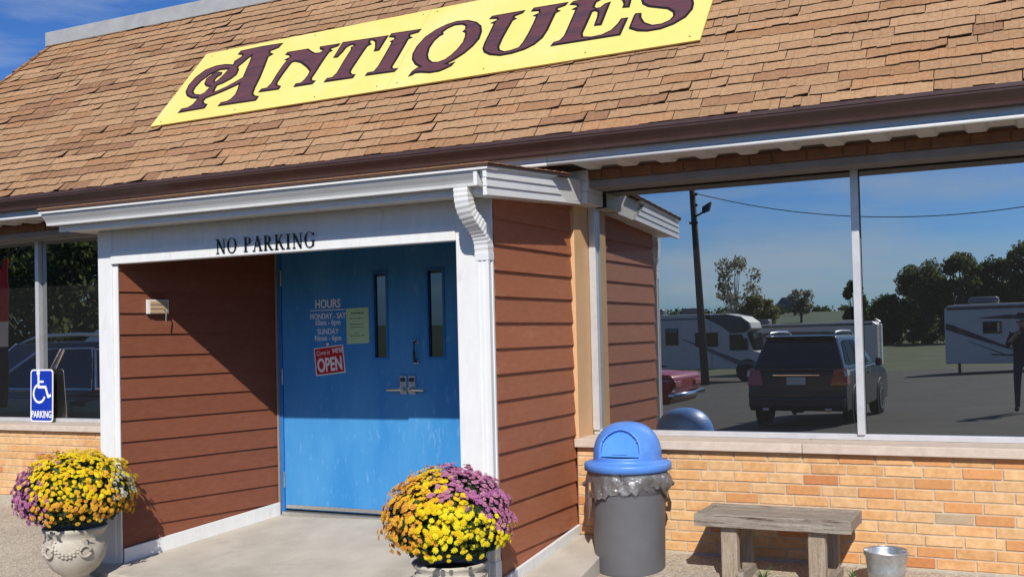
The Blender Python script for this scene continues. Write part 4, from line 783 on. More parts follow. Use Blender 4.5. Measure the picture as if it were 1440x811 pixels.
def mum(name, label, c, R3, colour, seed, n=3000, br=0.0178):
    rr = random.Random(seed); t = thing(name, label, 'plant', (c[0], c[1], c[2] - 0.3)); B = {}; lf = MB(); C0 = Vector(c)
    # leafy dome beneath the flowers
    for i in range(4200):
        z = rr.uniform(-0.75, 0.95); th = rr.random() * 2 * PI; q = math.sqrt(max(0, 1 - z * z)); d = Vector((q * math.cos(th), q * math.sin(th), z))
        f = rr.uniform(0.70, 0.965); p = C0 + Vector((d.x * R3[0] * f, d.y * R3[1] * f, d.z * R3[2] * f * (1 if z > 0 else 0.85)))
        nn = (d + Vector((rr.uniform(-.8, .8), rr.uniform(-.8, .8), rr.uniform(-.5, .8)))).normalized(); a = nn.orthogonal().normalized(); a.rotate(Matrix.Rotation(rr.random() * 6.28, 3, nn)); e = nn.cross(a); L = rr.uniform(0.018, 0.036)
        k = len(lf.v); lf.v += [tuple(p - a * L), tuple(p + e * L * 0.5 - nn * 0.003), tuple(p + a * L), tuple(p - e * L * 0.5 - nn * 0.003)]; lf.f.append((k, k+1, k+2, k+3))
    lf.obj('foliage', 'mum_leaf', t, fixn=False)['kind'] = 'stuff'
    core = MB(); core.lathe([(R3[0] * 0.72 * math.cos(x_), R3[2] * 0.72 * math.sin(x_)) for x_ in [-1.0, -.6, -.2, .2, .6, 1.0, 1.4, 1.55]], c, 20); core.obj('stems', 'mum_leaf', t, smooth=True)
    ga = PI * (3 - math.sqrt(5)); pts = []
    for i in range(n):
        z = 1 - 2 * (i + 0.5) / n
        if z < -0.52: break
        th = i * ga + rr.uniform(-0.12, 0.12); z += rr.uniform(-0.03, 0.03); z = min(0.999, z); q = math.sqrt(max(0, 1 - z * z)); d = Vector((q * math.cos(th), q * math.sin(th), z))
        lump = 1 + 0.055 * math.sin(5 * th + seed) * q + 0.045 * math.sin(9 * z * 2 + 3 * th) + 0.03 * math.sin(11 * th + 7 * z)
        if z < -0.18 and rr.random() < (-z) * 1.35: continue
        if math.sin(7 * th + 3 * seed) * math.cos(8 * z + th) > 0.90: continue
        p = C0 + Vector((d.x * R3[0], d.y * R3[1], d.z * R3[2])) * (lump * rr.uniform(0.93, 1.05))
        nn = Vector((d.x / R3[0], d.y / R3[1], d.z / R3[2] + 0.5)).normalized() + Vector((rr.uniform(-.25, .25), rr.uniform(-.25, .25), rr.uniform(-.2, .25)))
        bloom(B.setdefault(colour(d, rr), MB()), p, nn, br * rr.uniform(0.62, 1.22), rr)
    for m, b in B.items():
        o = b.obj(m.replace('bloom_', '') + '_blossoms', m, t, fixn=False); o['kind'] = 'stuff'
    return t
# directions: camera right and towards the camera, flattened
_r2 = Vector((0.896, 0.443, 0)); _t2 = Vector((0.443, -0.896, 0))
def col_left(d, rr):
    u, w = d.dot(_r2) + rr.uniform(-.17, .17), d.dot(_t2); z = d.z + rr.uniform(-.1, .1)
    if u > 0.86 and z > -0.1 and w < 0.5: return 'bloom_white'
    if u < -0.24 - 0.55 * max(z, 0): return 'bloom_purple' if rr.random() < 0.55 else 'bloom_pink'
    if u < -0.15 and rr.random() < 0.16: return 'bloom_pink'
    if z < 0.02: return 'bloom_amber' if rr.random() < 0.75 else 'bloom_orange'
    return 'bloom_yellow' if rr.random() < 0.72 else ('bloom_amber' if rr.random() < 0.45 else 'bloom_lemon')
def col_right(d, rr):
    u = d.dot(_r2) + rr.uniform(-.16, .16); z = d.z + rr.uniform(-.1, .1)
    if u + 0.95 * z > 0.76 and u > -0.42: return 'bloom_pink' if rr.random() < 0.7 else 'bloom_purple'
    if abs(u + 0.06) < 0.10 and 0.50 < z < 0.72: return 'bloom_pink'
    if u < -0.55 or (u < -0.3 and z < 0.0 and rr.random() < 0.6): return 'bloom_orange' if rr.random() < 0.5 else 'bloom_amber'
    if z > 0.38 or u < -0.22: return 'bloom_amber' if rr.random() < 0.35 else 'bloom_yellow'
    return 'bloom_lemon' if rr.random() < 0.75 else 'bloom_yellow'
LPX, LPY, RPX, RPY = -3.085, -1.84, -0.075, -1.94
mum('chrysanthemum', 'round yellow and amber chrysanthemum with purple blooms on its left side', (LPX, LPY, 0.395), (0.375, 0.375, 0.285), col_left, 3)
mum('chrysanthemum', 'round lemon and orange chrysanthemum with pink blooms on its upper right', (RPX, RPY, 0.405), (0.340, 0.340, 0.285), col_right, 8)
def urn(label, x, y, gz, zr, ring, key):
    t = thing('urn_planter', label, 'planter', (x, y, gz)); h = zr - gz
    P = [(0.150, 0), (0.150, 0.035), (0.140, 0.045), (0.095, 0.062), (0.085, 0.080), (0.100, 0.092), (0.150, 0.13), (0.190, 0.19), (0.205, 0.25), (0.200, 0.295), (0.186, 0.325), (0.182, 0.34), (0.205, 0.372), (0.214, 0.39), (0.206, 0.40), (0.185, 0.395), (0.170, 0.34)]
    f = h / 0.40
    b = MB().lathe([(r, z * f + gz) for r, z in P[5:]], (x, y, 0), 48); bowl = b.obj('bowl', 'urn_stone', t, smooth=True)
    b = MB().lathe([(r, z * f + gz) for r, z in P[:6]], (x, y, 0), 48, None, False, True); b.obj('foot', 'urn_stone', t, smooth=True)
    MB().box(x - 0.165, x + 0.165, y - 0.165, y + 0.165, gz - 0.03, gz + 0.012).obj('plinth', 'urn_stone', t, bevel=0.01)
    MB().lathe([(0.172, zr - 0.05), (0.001, zr - 0.045)], (x, y, 0), 24).obj('earth', 'soil', t)
    if ring:   # ring handles and swags moulded on the bowl
        for a in (-PI/2 - 0.05, -PI/2 + 1.15, -PI/2 - 1.2):
            d = Vector((math.cos(a), math.sin(a), 0)); cc = Vector((x, y, gz + 0.262 * f)) + d * 0.212; tt = Vector((-d.y, d.x, 0))
            MB().tube([cc + tt * 0.036 * math.cos(u) + Vector((0, 0, 0.036 * math.sin(u))) for u in [i * PI / 9 for i in range(19)]], 0.009, 8).obj('ring_ornament', 'urn_stone', t, smooth=True)
            MB().hexa([cc + tt * -0.018 + Vector((0, 0, 0.02)), cc + tt * 0.018 + Vector((0, 0, 0.02)), cc + tt * 0.018 - d * 0.03 + Vector((0, 0, 0.02)), cc - tt * 0.018 - d * 0.03 + Vector((0, 0, 0.02))], [cc + tt * -0.018 + Vector((0, 0, 0.085)), cc + tt * 0.018 + Vector((0, 0, 0.085)), cc + tt * 0.018 - d * 0.03 + Vector((0, 0, 0.085)), cc - tt * 0.018 - d * 0.03 + Vector((0, 0, 0.085))]).obj('ring_mount', 'urn_stone', t, bevel=0.006)
        for a0 in (-PI/2 + 0.10, -PI/2 - 1.13):
            b = MB()
            for i in range(9):
                u = i / 8; a = a0 + 0.95 * u; zz = gz + (0.300 - 0.055 * math.sin(PI * u)) * f; rad = 0.204
                for q in range(2):
                    cc = Vector((x + rad * math.cos(a), y + rad * math.sin(a), zz - 0.018 * q)); b.lathe([(0.004, -0.011), (0.012, -0.006), (0.013, 0.004), (0.004, 0.011)], cc, 8, None, True, True)
            b.obj('swag_ornament', 'urn_stone', t, smooth=True)
    if key:    # greek-key band in low relief
        n = 12
        for i in range(n):
            a0 = 2 * PI * i / n
            def P3(u, v, r): a = a0 + u * 2 * PI / n; return Vector((x + r * math.cos(a), y + r * math.sin(a), gz + (0.235 + v * 0.075) * f))
            b = MB()
            for (u0, u1, v0, v1) in ((0.05, 0.9, 0.86, 1.0), (0.05, 0.17, 0.0, 0.86), (0.17, 0.75, 0.0, 0.14), (0.63, 0.75, 0.14, 0.58), (0.38, 0.63, 0.44, 0.58), (0.88, 1.0, 0.0, 0.86)):
                b.hexa([P3(u0, v0, 0.203), P3(u1, v0, 0.203), P3(u1, v0, 0.194), P3(u0, v0, 0.194)], [P3(u0, v1, 0.206), P3(u1, v1, 0.206), P3(u1, v1, 0.194), P3(u0, v1, 0.194)])
            b.obj('key_ornament', 'urn_stone', t)
    return t
urn('weathered stone urn with ring ornaments, holding the yellow and purple flowers', LPX, LPY, near_z(LPX, LPY) - 0.0, 0.185, True, False)
urn('weathered stone urn with a key pattern, holding the lemon and pink flowers', RPX, RPY, slab_z(RPX, RPY), 0.185, False, True)

# ------------------------------------------------------------------ trash can, liner
CX, CY = 0.490, -0.620; CZ = near_z(CX, CY - 0.1) - 0.012
tcan = thing('trash_can', 'round grey trash can with a blue domed lid', 'trash can', (CX, CY, CZ))
H = 0.690
cb = MB().lathe([(0.210, 0), (0.219, 0.006), (0.222, 0.02), (0.226, 0.18), (0.232, 0.42), (0.234, 0.50), (0.2345, 0.512), (0.240, 0.516), (0.240, 0.55), (0.241, 0.553), (0.242, 0.60), (0.248, 0.603), (0.250, 0.65), (0.250, H), (0.240, H)], (CX, CY, CZ), 56, None, False, True)
body = cb.obj('body', 'bin_grey', tcan, smooth=True)
for a in (-1.216 + 1.75, -1.216 - 1.75):
    d = Vector((math.cos(a), math.sin(a), 0)); tt = Vector((-d.y, d.x, 0)); c = Vector((CX, CY, CZ + 0.56))
    MB().tube([c + d * 0.225 - tt * 0.07 + Vector((0, 0, .03)), c + d * 0.275 - tt * 0.065, c + d * 0.285 + Vector((0, 0, -.015)), c + d * 0.275 + tt * 0.065, c + d * 0.225 + tt * 0.07 + Vector((0, 0, .03))], 0.013, 8).obj('side_handle', 'bin_grey', tcan, smooth=True)
# brand lettering bent round the body, facing the camera
fa = math.atan2(-7.07 - CY, 2.88 - CX); tx = text_mesh('Huskee', 0.062, 'lettering', 0.001, 'CENTER', xs=0.95, bold=0.0015)
for v in tx.vertices:
    a = fa - 0.10 + v.co.x / 0.242; r = 0.2435 + v.co.z; v.co = Vector((CX + r * math.cos(a), CY + r * math.sin(a), CZ + 0.575 + v.co.y))
link('lettering', tx, 'plastic_black', tcan)
ub = MB()
for i in range(10):
    a0, a1 = fa - 0.46 + 0.74 * i / 10, fa - 0.46 + 0.74 * (i + 1) / 10
    ub.face([(CX + 0.2435 * math.cos(a), CY + 0.2435 * math.sin(a), CZ + z) for a, z in ((a0, 0.562), (a1, 0.562), (a1, 0.5655), (a0, 0.5655))])
ub.obj('lettering', 'plastic_black', tcan)
# dome lid with a swing flap in an arched recess
LZ = CZ + 0.647
lp = [(0.262, 0.0), (0.277, 0.004), (0.278, 0.040), (0.272, 0.050), (0.262, 0.054), (0.226, 0.058), (0.219, 0.068), (0.218, 0.10)]
for i in range(1, 13):
    t = i / 12 * PI / 2; lp.append((0.218 * math.cos(t) ** 0.82 if i < 12 else 0.0005, 0.10 + 0.205 * math.sin(t)))
lid = MB(); seg = 96; k0 = len(lid.v)
FA = fa - 0.30
def arch(a, z):     # inside the arched opening?
    u = ((a - FA + PI) % (2 * PI) - PI) * 0.218; v = z - 0.095
    if v < 0: return False
    hw, hh = 0.140, 0.165
    return (abs(u) < hw and v < hh * 0.55) or ((u / hw) ** 2 + ((v - hh * 0.5) / (hh * 0.55)) ** 2 < 1)
rows_ = []
prof2 = []
for i in range(len(lp) - 1):
    n_ = 1 if i < 6 else 4
    for j in range(n_): prof2.append((lp[i][0] + (lp[i+1][0] - lp[i][0]) * j / n_, lp[i][1] + (lp[i+1][1] - lp[i][1]) * j / n_))
prof2.append(lp[-1])
seg = 160
for (r, z) in prof2:
    for i in range(seg): a = 2 * PI * i / seg; lid.v.append((CX + r * math.cos(a), CY + r * math.sin(a), LZ + z))
for j in range(len(prof2) - 1):
    for i in range(seg):
        a = 2 * PI * (i + 0.5) / seg; z = (prof2[j][1] + prof2[j+1][1]) / 2
        if arch(a, z): continue
        lid.f.append((j*seg+i, j*seg+(i+1) % seg, (j+1)*seg+(i+1) % seg, (j+1)*seg+i))
lo = lid.obj('lid', 'bin_blue', tcan, smooth=True)
sol = lo.modifiers.new('thickness', 'SOLIDIFY'); sol.thickness = 0.016; sol.offset = -1
# flap: arched plate set back inside the opening
df = Vector((math.cos(FA), math.sin(FA), 0)); tf = Vector((-df.y, df.x, 0)); fl = []
for i in range(25):
    t = PI * i / 24; fl.append((0.132 * math.cos(t), 0.118 + max(0, 0.052 + 0.088 * math.sin(t) ** 0.8)))
fl = [(0.132, 0.096)] + fl + [(-0.132, 0.096)]
def FP(u, z, o): return Vector((CX, CY, LZ + z)) + tf * u + df * o
fm = MB().sweep([[FP(u, z, 0.152 - (z - 0.096) * 0.30) for u, z in fl], [FP(u * 0.98, z, 0.170 - (z - 0.096) * 0.30) for u, z in fl]]); fm.obj('flap', 'bin_flap', tcan, bevel=0.004)
MB().sweep([[FP(u, z, 0.171 - (z - 0.096) * 0.30) for u, z in ((-0.05, 0.112), (0.05, 0.112), (0.05, 0.118), (-0.05, 0.118))], [FP(u, z, 0.176 - (z - 0.096) * 0.30) for u, z in ((-0.05, 0.112), (0.05, 0.112), (0.05, 0.118), (-0.05, 0.118))]]).obj('flap_lip', 'bin_flap', tcan)
# clear plastic liner hanging over the rim
rb_ = random.Random(4); seg = 120; prof = [0.0, 0.025, 0.055, 0.09, 0.125, 0.155, 0.185]; ln = MB()
ph = [rb_.random() * 6 for _ in range(8)]
for j, dz in enumerate(prof):
    for i in range(seg):
        a = 2 * PI * i / seg; t = j / (len(prof) - 1)
        pleat = 0.007 * math.sin(7 * a + ph[0] + 2 * t) + 0.004 * math.sin(19 * a + ph[1] - 4 * t) + 0.0025 * math.sin(43 * a + ph[2] + 5 * t)
        bag = 0.045 * math.exp(-((a - ((fa + 1.15) % (2 * PI))) / 0.55) ** 2) + 0.022 * math.exp(-((a - ((fa - 1.35) % (2 * PI))) / 0.4) ** 2)
        L = 0.72 + 0.20 * math.sin(3 * a + ph[3]) + 0.12 * math.sin(5 * a + ph[4]) + 0.05 * math.sin(23 * a) + 0.04 * math.sin(41 * a + 1) + 1.4 * math.exp(-(((a - fa + 1.55 + PI) % (2 * PI) - PI) / 0.20) ** 2)
        r = 0.254 + pleat * (0.35 + t) + bag * math.sin(PI * min(1, t * 1.1)); ln.v.append((CX + r * math.cos(a), CY + r * math.sin(a), CZ + 0.653 - dz * L))
for j in range(len(prof) - 1):
    for i in range(seg): ln.f.append((j*seg+i, j*seg+(i+1) % seg, (j+1)*seg+(i+1) % seg, (j+1)*seg+i))
lno = ln.obj('plastic_liner', 'clear_plastic', smooth=True); tag(lno, 'clear plastic liner bag hanging crumpled from under the blue lid', 'liner')

# ------------------------------------------------------------------ bench, bucket, paving stones, weeds
bench = thing('bench', 'low weathered grey timber bench against the brick wall', 'bench', (1.44, -0.65, -0.09))
def wbox(b, x0, x1, y0, y1, z0, z1): return b.box(x0, x1, y0, y1, z0, z1)
MB().box(0.985, 1.895, -0.850, -0.812, 0.250, 0.326).obj('front_rail', 'old_wood', bench, bevel=0.006)
MB().box(0.985, 1.895, -0.475, -0.438, 0.250, 0.326).obj('back_rail', 'old_wood', bench, bevel=0.006)
for x in (0.987, 1.857): MB().box(x, x + 0.036, -0.811, -0.476, 0.252, 0.323).obj('end_rail', 'old_wood', bench, bevel=0.006)
for i in range(3):
    MB().box(1.025, 1.855, -0.809 + i * 0.112, -0.809 + i * 0.112 + 0.107, 0.283, 0.318 + random.uniform(-0.002, 0.003)).obj('seat_plank', 'old_wood', bench, bevel=0.006)
for x in (1.135, 1.645):
    g0 = near_z(x, -0.8) + 0.004
    MB().box(x, x + 0.098, -0.808, -0.742, g0 + 0.0, 0.2495).obj('leg', 'old_wood_post', bench, bevel=0.008)
    MB().box(x + 0.055, x + 0.125, -0.545, -0.482, near_z(x, -0.5) + 0.004, 0.2495).obj('leg', 'old_wood_post', bench, bevel=0.008)
    MB().box(x + 0.099, x + 0.140, -0.84, -0.46, near_z(x, -0.65) + 0.002, near_z(x, -0.65) + 0.075).obj('foot_rail', 'old_wood', bench, bevel=0.006)
bk = thing('bucket', 'small galvanized metal bucket beside the bench', 'bucket', (2.048, -0.62, near_z(2.05, -0.62)))
gx, gy, gz = 2.048, -0.62, near_z(2.05, -0.62) + 0.004; tz = 0.128 - gz
MB().lathe([(0.088, 0.006), (0.090, 0.0), (0.094, 0.012), (0.104, 0.090), (0.1065, 0.094), (0.1045, 0.100), (0.1075, 0.106), (0.1055, 0.112), (0.1175, tz - 0.006), (0.1215, tz - 0.003), (0.122, tz + 0.003), (0.118, tz + 0.004), (0.115, tz - 0.006), (0.090, 0.014), (0.001, 0.012)], (gx, gy, gz), 48).obj('pail', 'galvanized', bk, smooth=True)
for s_ in (-1, 1): MB().box(gx + s_ * 0.106 - 0.016, gx + s_ * 0.106 + 0.016, gy - 0.115 * 0 - 0.014, gy + 0.014, gz + tz - 0.028, gz + tz + 0.012).obj('handle_ear', 'galvanized', bk, bevel=0.003)
MB().tube([(gx + 0.118 * math.cos(t), gy + 0.122 * math.sin(t), gz + tz + 0.006) for t in [PI * i / 16 for i in range(17)]], 0.003, 6).obj('bail', 'galvanized', bk, smooth=True)
def stone(x, y, w, d, h, a, label):
    t = MB(); rr = random.Random(int(x * 1000)); P = []
    for i in range(12):
        u = 2 * PI * i / 12; P.append((w * abs(math.cos(u)) ** 0.6 * (1 if math.cos(u) > 0 else -1) * rr.uniform(.92, 1.05), d * abs(math.sin(u)) ** 0.6 * (1 if math.sin(u) > 0 else -1) * rr.uniform(.92, 1.05)))
    ca, sa = math.cos(a), math.sin(a); P = [(x + px * ca - py * sa, y + px * sa + py * ca) for px, py in P]; g0 = near_z(x, y)
    t.sweep([[(px, py, g0 - 0.03) for px, py in P], [(px, py, g0 + h) for px, py in P]]); o = t.obj('paving_stone', 'aggregate', bevel=0.012); return tag(o, label, 'stone', 'loose stones by the bench')
stone(0.985, -0.80, 0.14, 0.115, 0.055, 0.1, 'flat pebbly stone on the ground left of the bench'); stone(1.47, -0.80, 0.13, 0.075, 0.05, -0.2, 'flat pebbly stone on the ground under the bench')
def weed(x, y, n, h, label, seed):
    rr = random.Random(seed); b = MB(); g0 = near_z(x, y)
    for i in range(n):
        a = rr.random() * 6.28; r0 = rr.random() * 0.02; l = h * rr.uniform(.5, 1.1); lean = rr.uniform(.2, .9); w = rr.uniform(.003, .007); d = Vector((math.cos(a), math.sin(a), 0)); tt = Vector((-d.y, d.x, 0)); base = Vector((x, y, g0)) + d * r0; prev = None
        for j in range(5):
            t = j / 4; c = base + d * lean * l * t * t + Vector((0, 0, l * t * (1 - .35 * t * lean))); ww = w * (1 - t * .9); cur = (c - tt * ww, c + tt * ww)
            if prev: b.face([prev[0], prev[1], cur[1], cur[0]])
            prev = cur
    return tag(b.obj('weed', 'weed_leaf', fixn=False), label, 'weed', 'weeds growing along the wall')
weed(1.345, -0.66, 26, 0.10, 'tuft of green grass growing under the bench', 3); weed(1.845, -0.52, 14, 0.09, 'small green weed growing between bench and bucket', 5); weed(0.46, -0.93, 8, 0.05, 'tiny weed growing at the foot of the trash can', 6)

# ------------------------------------------------------------------ the car park that the windows mirror
def quad_on(P, u0, u1, v0, v1):      # P: bottom-left, bottom-right, top-right, top-left of a flat face
    def at(u, v): return (P[0] * (1 - u) + P[1] * u) * (1 - v) + (P[3] * (1 - u) + P[2] * u) * v
    return [at(u0, v0), at(u1, v0), at(u1, v1), at(u0, v1)]
def plate_on(P, u0, u1, v0, v1, off, shape=None):
    n = (P[1] - P[0]).cross(P[3] - P[0]).normalized(); b = MB()
    if shape is None: q = quad_on(P, u0, u1, v0, v1)
    else: q = [quad_on(P, u, u, v, v)[0] for u, v in shape]
    b.sweep([[p + n * 0.001 for p in q], [p + n * off for p in q]]); return b, q, n
def wheel(t, x, y, r, w, rimmat='alloy', spokes=5):
    s = 1 if x > 0 else -1
    ty = MB().lathe([(r * 0.62, -w/2), (r * 0.9, -w/2), (r, -w/2 * 0.7), (r, w/2 * 0.7), (r * 0.9, w/2), (r * 0.62, w/2)], (x, y, r), 32, 'x', True, True).obj('wheel', 'rubber', t, local=True, smooth=True)
    b = MB().lathe([(r * 0.64, w/2 * s * 1.0), (r * 0.60, w/2 * s * 1.06), (r * 0.56, w/2 * s * 0.8), (r * 0.15, w/2 * s * 0.85), (r * 0.02, w/2 * s * 1.0)], (x, y, r), 28, 'x', True); b.obj('rim', rimmat, ty, local=True, smooth=True)
    for k in range(spokes):
        a = 2 * PI * (k + 0.5) / spokes; c = Vector((x + s * w/2 * 0.93, y + r * 0.36 * math.cos(a), r + r * 0.36 * math.sin(a)))
        MB().lathe([(r * 0.13, 0), (r * 0.12, 0.012 * s)], c, 10, 'x', True, True).obj('rim_opening', 'rubber', ty, local=True)
def suv(label, paint, loc, rz, chrome=False, group=None):
    t = thing('parked_suv', label, 'suv', loc, rz, group)
    W = 0.885
    prof = [(-0.06, 0.30), (0.0, 0.40), (0.03, 0.58), (0.0, 0.72), (-0.03, 0.98), (-0.10, 1.03), (-3.10, 1.06), (-3.30, 1.05), (-4.10, 0.94), (-4.36, 0.80), (-4.44, 0.55), (-4.38, 0.30)]
    MB().extrude([(-W, y, z) for y, z in prof], (2 * W, 0, 0)).obj('body', paint, t, bevel=0.07, local=True, bseg=3, smooth=True)
    b0 = dict(w=0.845, y0=-0.07, y1=-3.22, z=1.02); tp = dict(w=0.640, y0=-0.42, y1=-2.30, z=1.655)
    V = Vector
    def ring(d): return [V((d['w'], d['y0'], d['z'])), V((d['w'], d['y1'], d['z'])), V((-d['w'], d['y1'], d['z'])), V((-d['w'], d['y0'], d['z']))]
    rb0, rt = ring(b0), ring(tp)
    MB().sweep([rb0, rt]).obj('cabin', paint, t, bevel=0.06, local=True, bseg=3, smooth=True)
    faces = {'r': [rb0[1], rb0[0], rt[0], rt[1]], 'l': [rb0[3], rb0[2], rt[2], rt[3]], 'back': [rb0[0], rb0[3], rt[3], rt[0]], 'front': [rb0[2], rb0[1], rt[1], rt[2]]}
    def win(f, nm, *a, shape=None):
        b, q, n = plate_on(faces[f], *a, 0.012, shape) if shape is None else plate_on(faces[f], 0, 0, 0, 0, 0.012, shape)
        o = b.obj(nm, 'car_glass', t, local=True)
        if chrome: MB().tube([p + n * 0.012 for p in q] + [q[0] + n * 0.012], 0.022, 6).obj('window_trim', 'chrome', o, local=True)
    for f, fl in (('r', False), ('l', True)):
        for sh in ([(0.155, 0.14), (0.495, 0.14), (0.495, 0.86), (0.33, 0.86)], [(0.525, 0.14), (0.80, 0.14), (0.765, 0.86), (0.525, 0.86)], [(0.825, 0.14), (0.925, 0.20), (0.86, 0.80), (0.79, 0.86)]):
            win(f, 'side_window', shape=[((1 - u) if fl else u, v) for u, v in sh])
    win('back', 'rear_window', 0.08, 0.92, 0.12, 0.88); win('front', 'windscreen', 0.06, 0.94, 0.08, 0.94)
    for s in (-1, 1):
        MB().hexa([(s * 0.60, 0.035, 0.76), (s * 0.905, 0.0, 0.76), (s * 0.905, -0.26, 0.80), (s * 0.60, -0.05, 0.76)], [(s * 0.66, -0.02, 1.05), (s * 0.878, -0.05, 1.08), (s * 0.892, -0.22, 1.05), (s * 0.66, -0.10, 1.05)]).obj('tail_light', 'tail_red', t, local=True, bevel=0.015)
        MB().hexa([(s * 0.86, 0.02, 0.93), (s * 0.912, 0.0, 0.93), (s * 0.912, -0.22, 0.96), (s * 0.86, -0.05, 0.93)], [(s * 0.84, -0.0, 1.03), (s * 0.896, -0.03, 1.05), (s * 0.903, -0.20, 1.03), (s * 0.85, -0.08, 1.03)]).obj('indicator', 'lamp_clear', t, local=True)
        MB().tube([(s * 0.60, -0.50, 1.62), (s * 0.60, -0.58, 1.715), (s * 0.60, -1.2, 1.735), (s * 0.60, -1.9, 1.725), (s * 0.60, -2.2, 1.65)], 0.022, 8).obj('roof_rail', 'alloy', t, local=True, smooth=True)
        MB().box(s * 0.90, s * 1.02, -3.0, -2.84, 1.02, 1.18).obj('wing_mirror', paint, t, local=True, bevel=0.03)
        MB().hexa([(s * 0.55, -4.20, 0.70), (s * 0.86, -4.22, 0.70), (s * 0.86, -3.9, 0.72), (s * 0.55, -4.0, 0.72)], [(s * 0.56, -4.14, 0.86), (s * 0.87, -4.1, 0.88), (s * 0.87, -3.85, 0.9), (s * 0.55, -4.0, 0.9)]).obj('headlight', 'lamp_clear', t, local=True)
        MB().box(s * 0.50, s * 0.62, -0.02, 0.05, 0.30, 0.36).obj('exhaust', 'chrome', t, local=True, bevel=0.015)
        for yd in (-1.15, -2.2): MB().box(s * 0.886, s * 0.905, yd - 0.1, yd + 0.09, 0.90, 0.93).obj('door_handle', 'chrome' if chrome else paint, t, local=True)
        for yw in (-0.86, -3.50): wheel(t, s * 0.80, yw, 0.34, 0.22); MB().lathe([(0.41, 0), (0.40, s * 0.012)], (s * 0.884, yw, 0.35), 30, 'x', True, True).obj('wheel_arch', 'plastic_black', t, local=True)
    MB().box(-0.87, 0.87, -0.01, 0.085, 0.36, 0.56).obj('rear_bumper', paint, t, local=True, bevel=0.05)
    MB().box(-0.17, 0.17, 0.008, 0.030, 0.78, 0.92).obj('licence_plate', 'plate', t, local=True)
    MB().box(-0.42, 0.42, 0.0, 0.028, 0.945, 0.962).obj('tailgate_strip', 'chrome', t, local=True)
    MB().hexa([(-0.62, -0.46, 1.64), (0.62, -0.46, 1.64), (0.60, -0.30, 1.63), (-0.60, -0.30, 1.63)], [(-0.62, -0.46, 1.675), (0.62, -0.46, 1.675), (0.60, -0.26, 1.655), (-0.60, -0.26, 1.655)]).obj('spoiler', paint, t, local=True)
    return t
suv('dark navy SUV seen from behind, mirrored in the right-hand window', 'paint_navy', (-1.10, -12.55, lot_z(-1.2, -13.5)), R_(2.0))
suv('black SUV with chrome window trim, mirrored side-on in the left window', 'paint_black', (-6.72, -3.10, ground_z(-8, -3)), R_(-90), True).scale = (1.0, 1.0, 1.09)
suv('silver SUV parked behind the black one, mirrored in the left window', 'paint_silver', (-9.2, -6.9, ground_z(-11, -7)), R_(-90)).scale = (1.08, 1.08, 1.24)
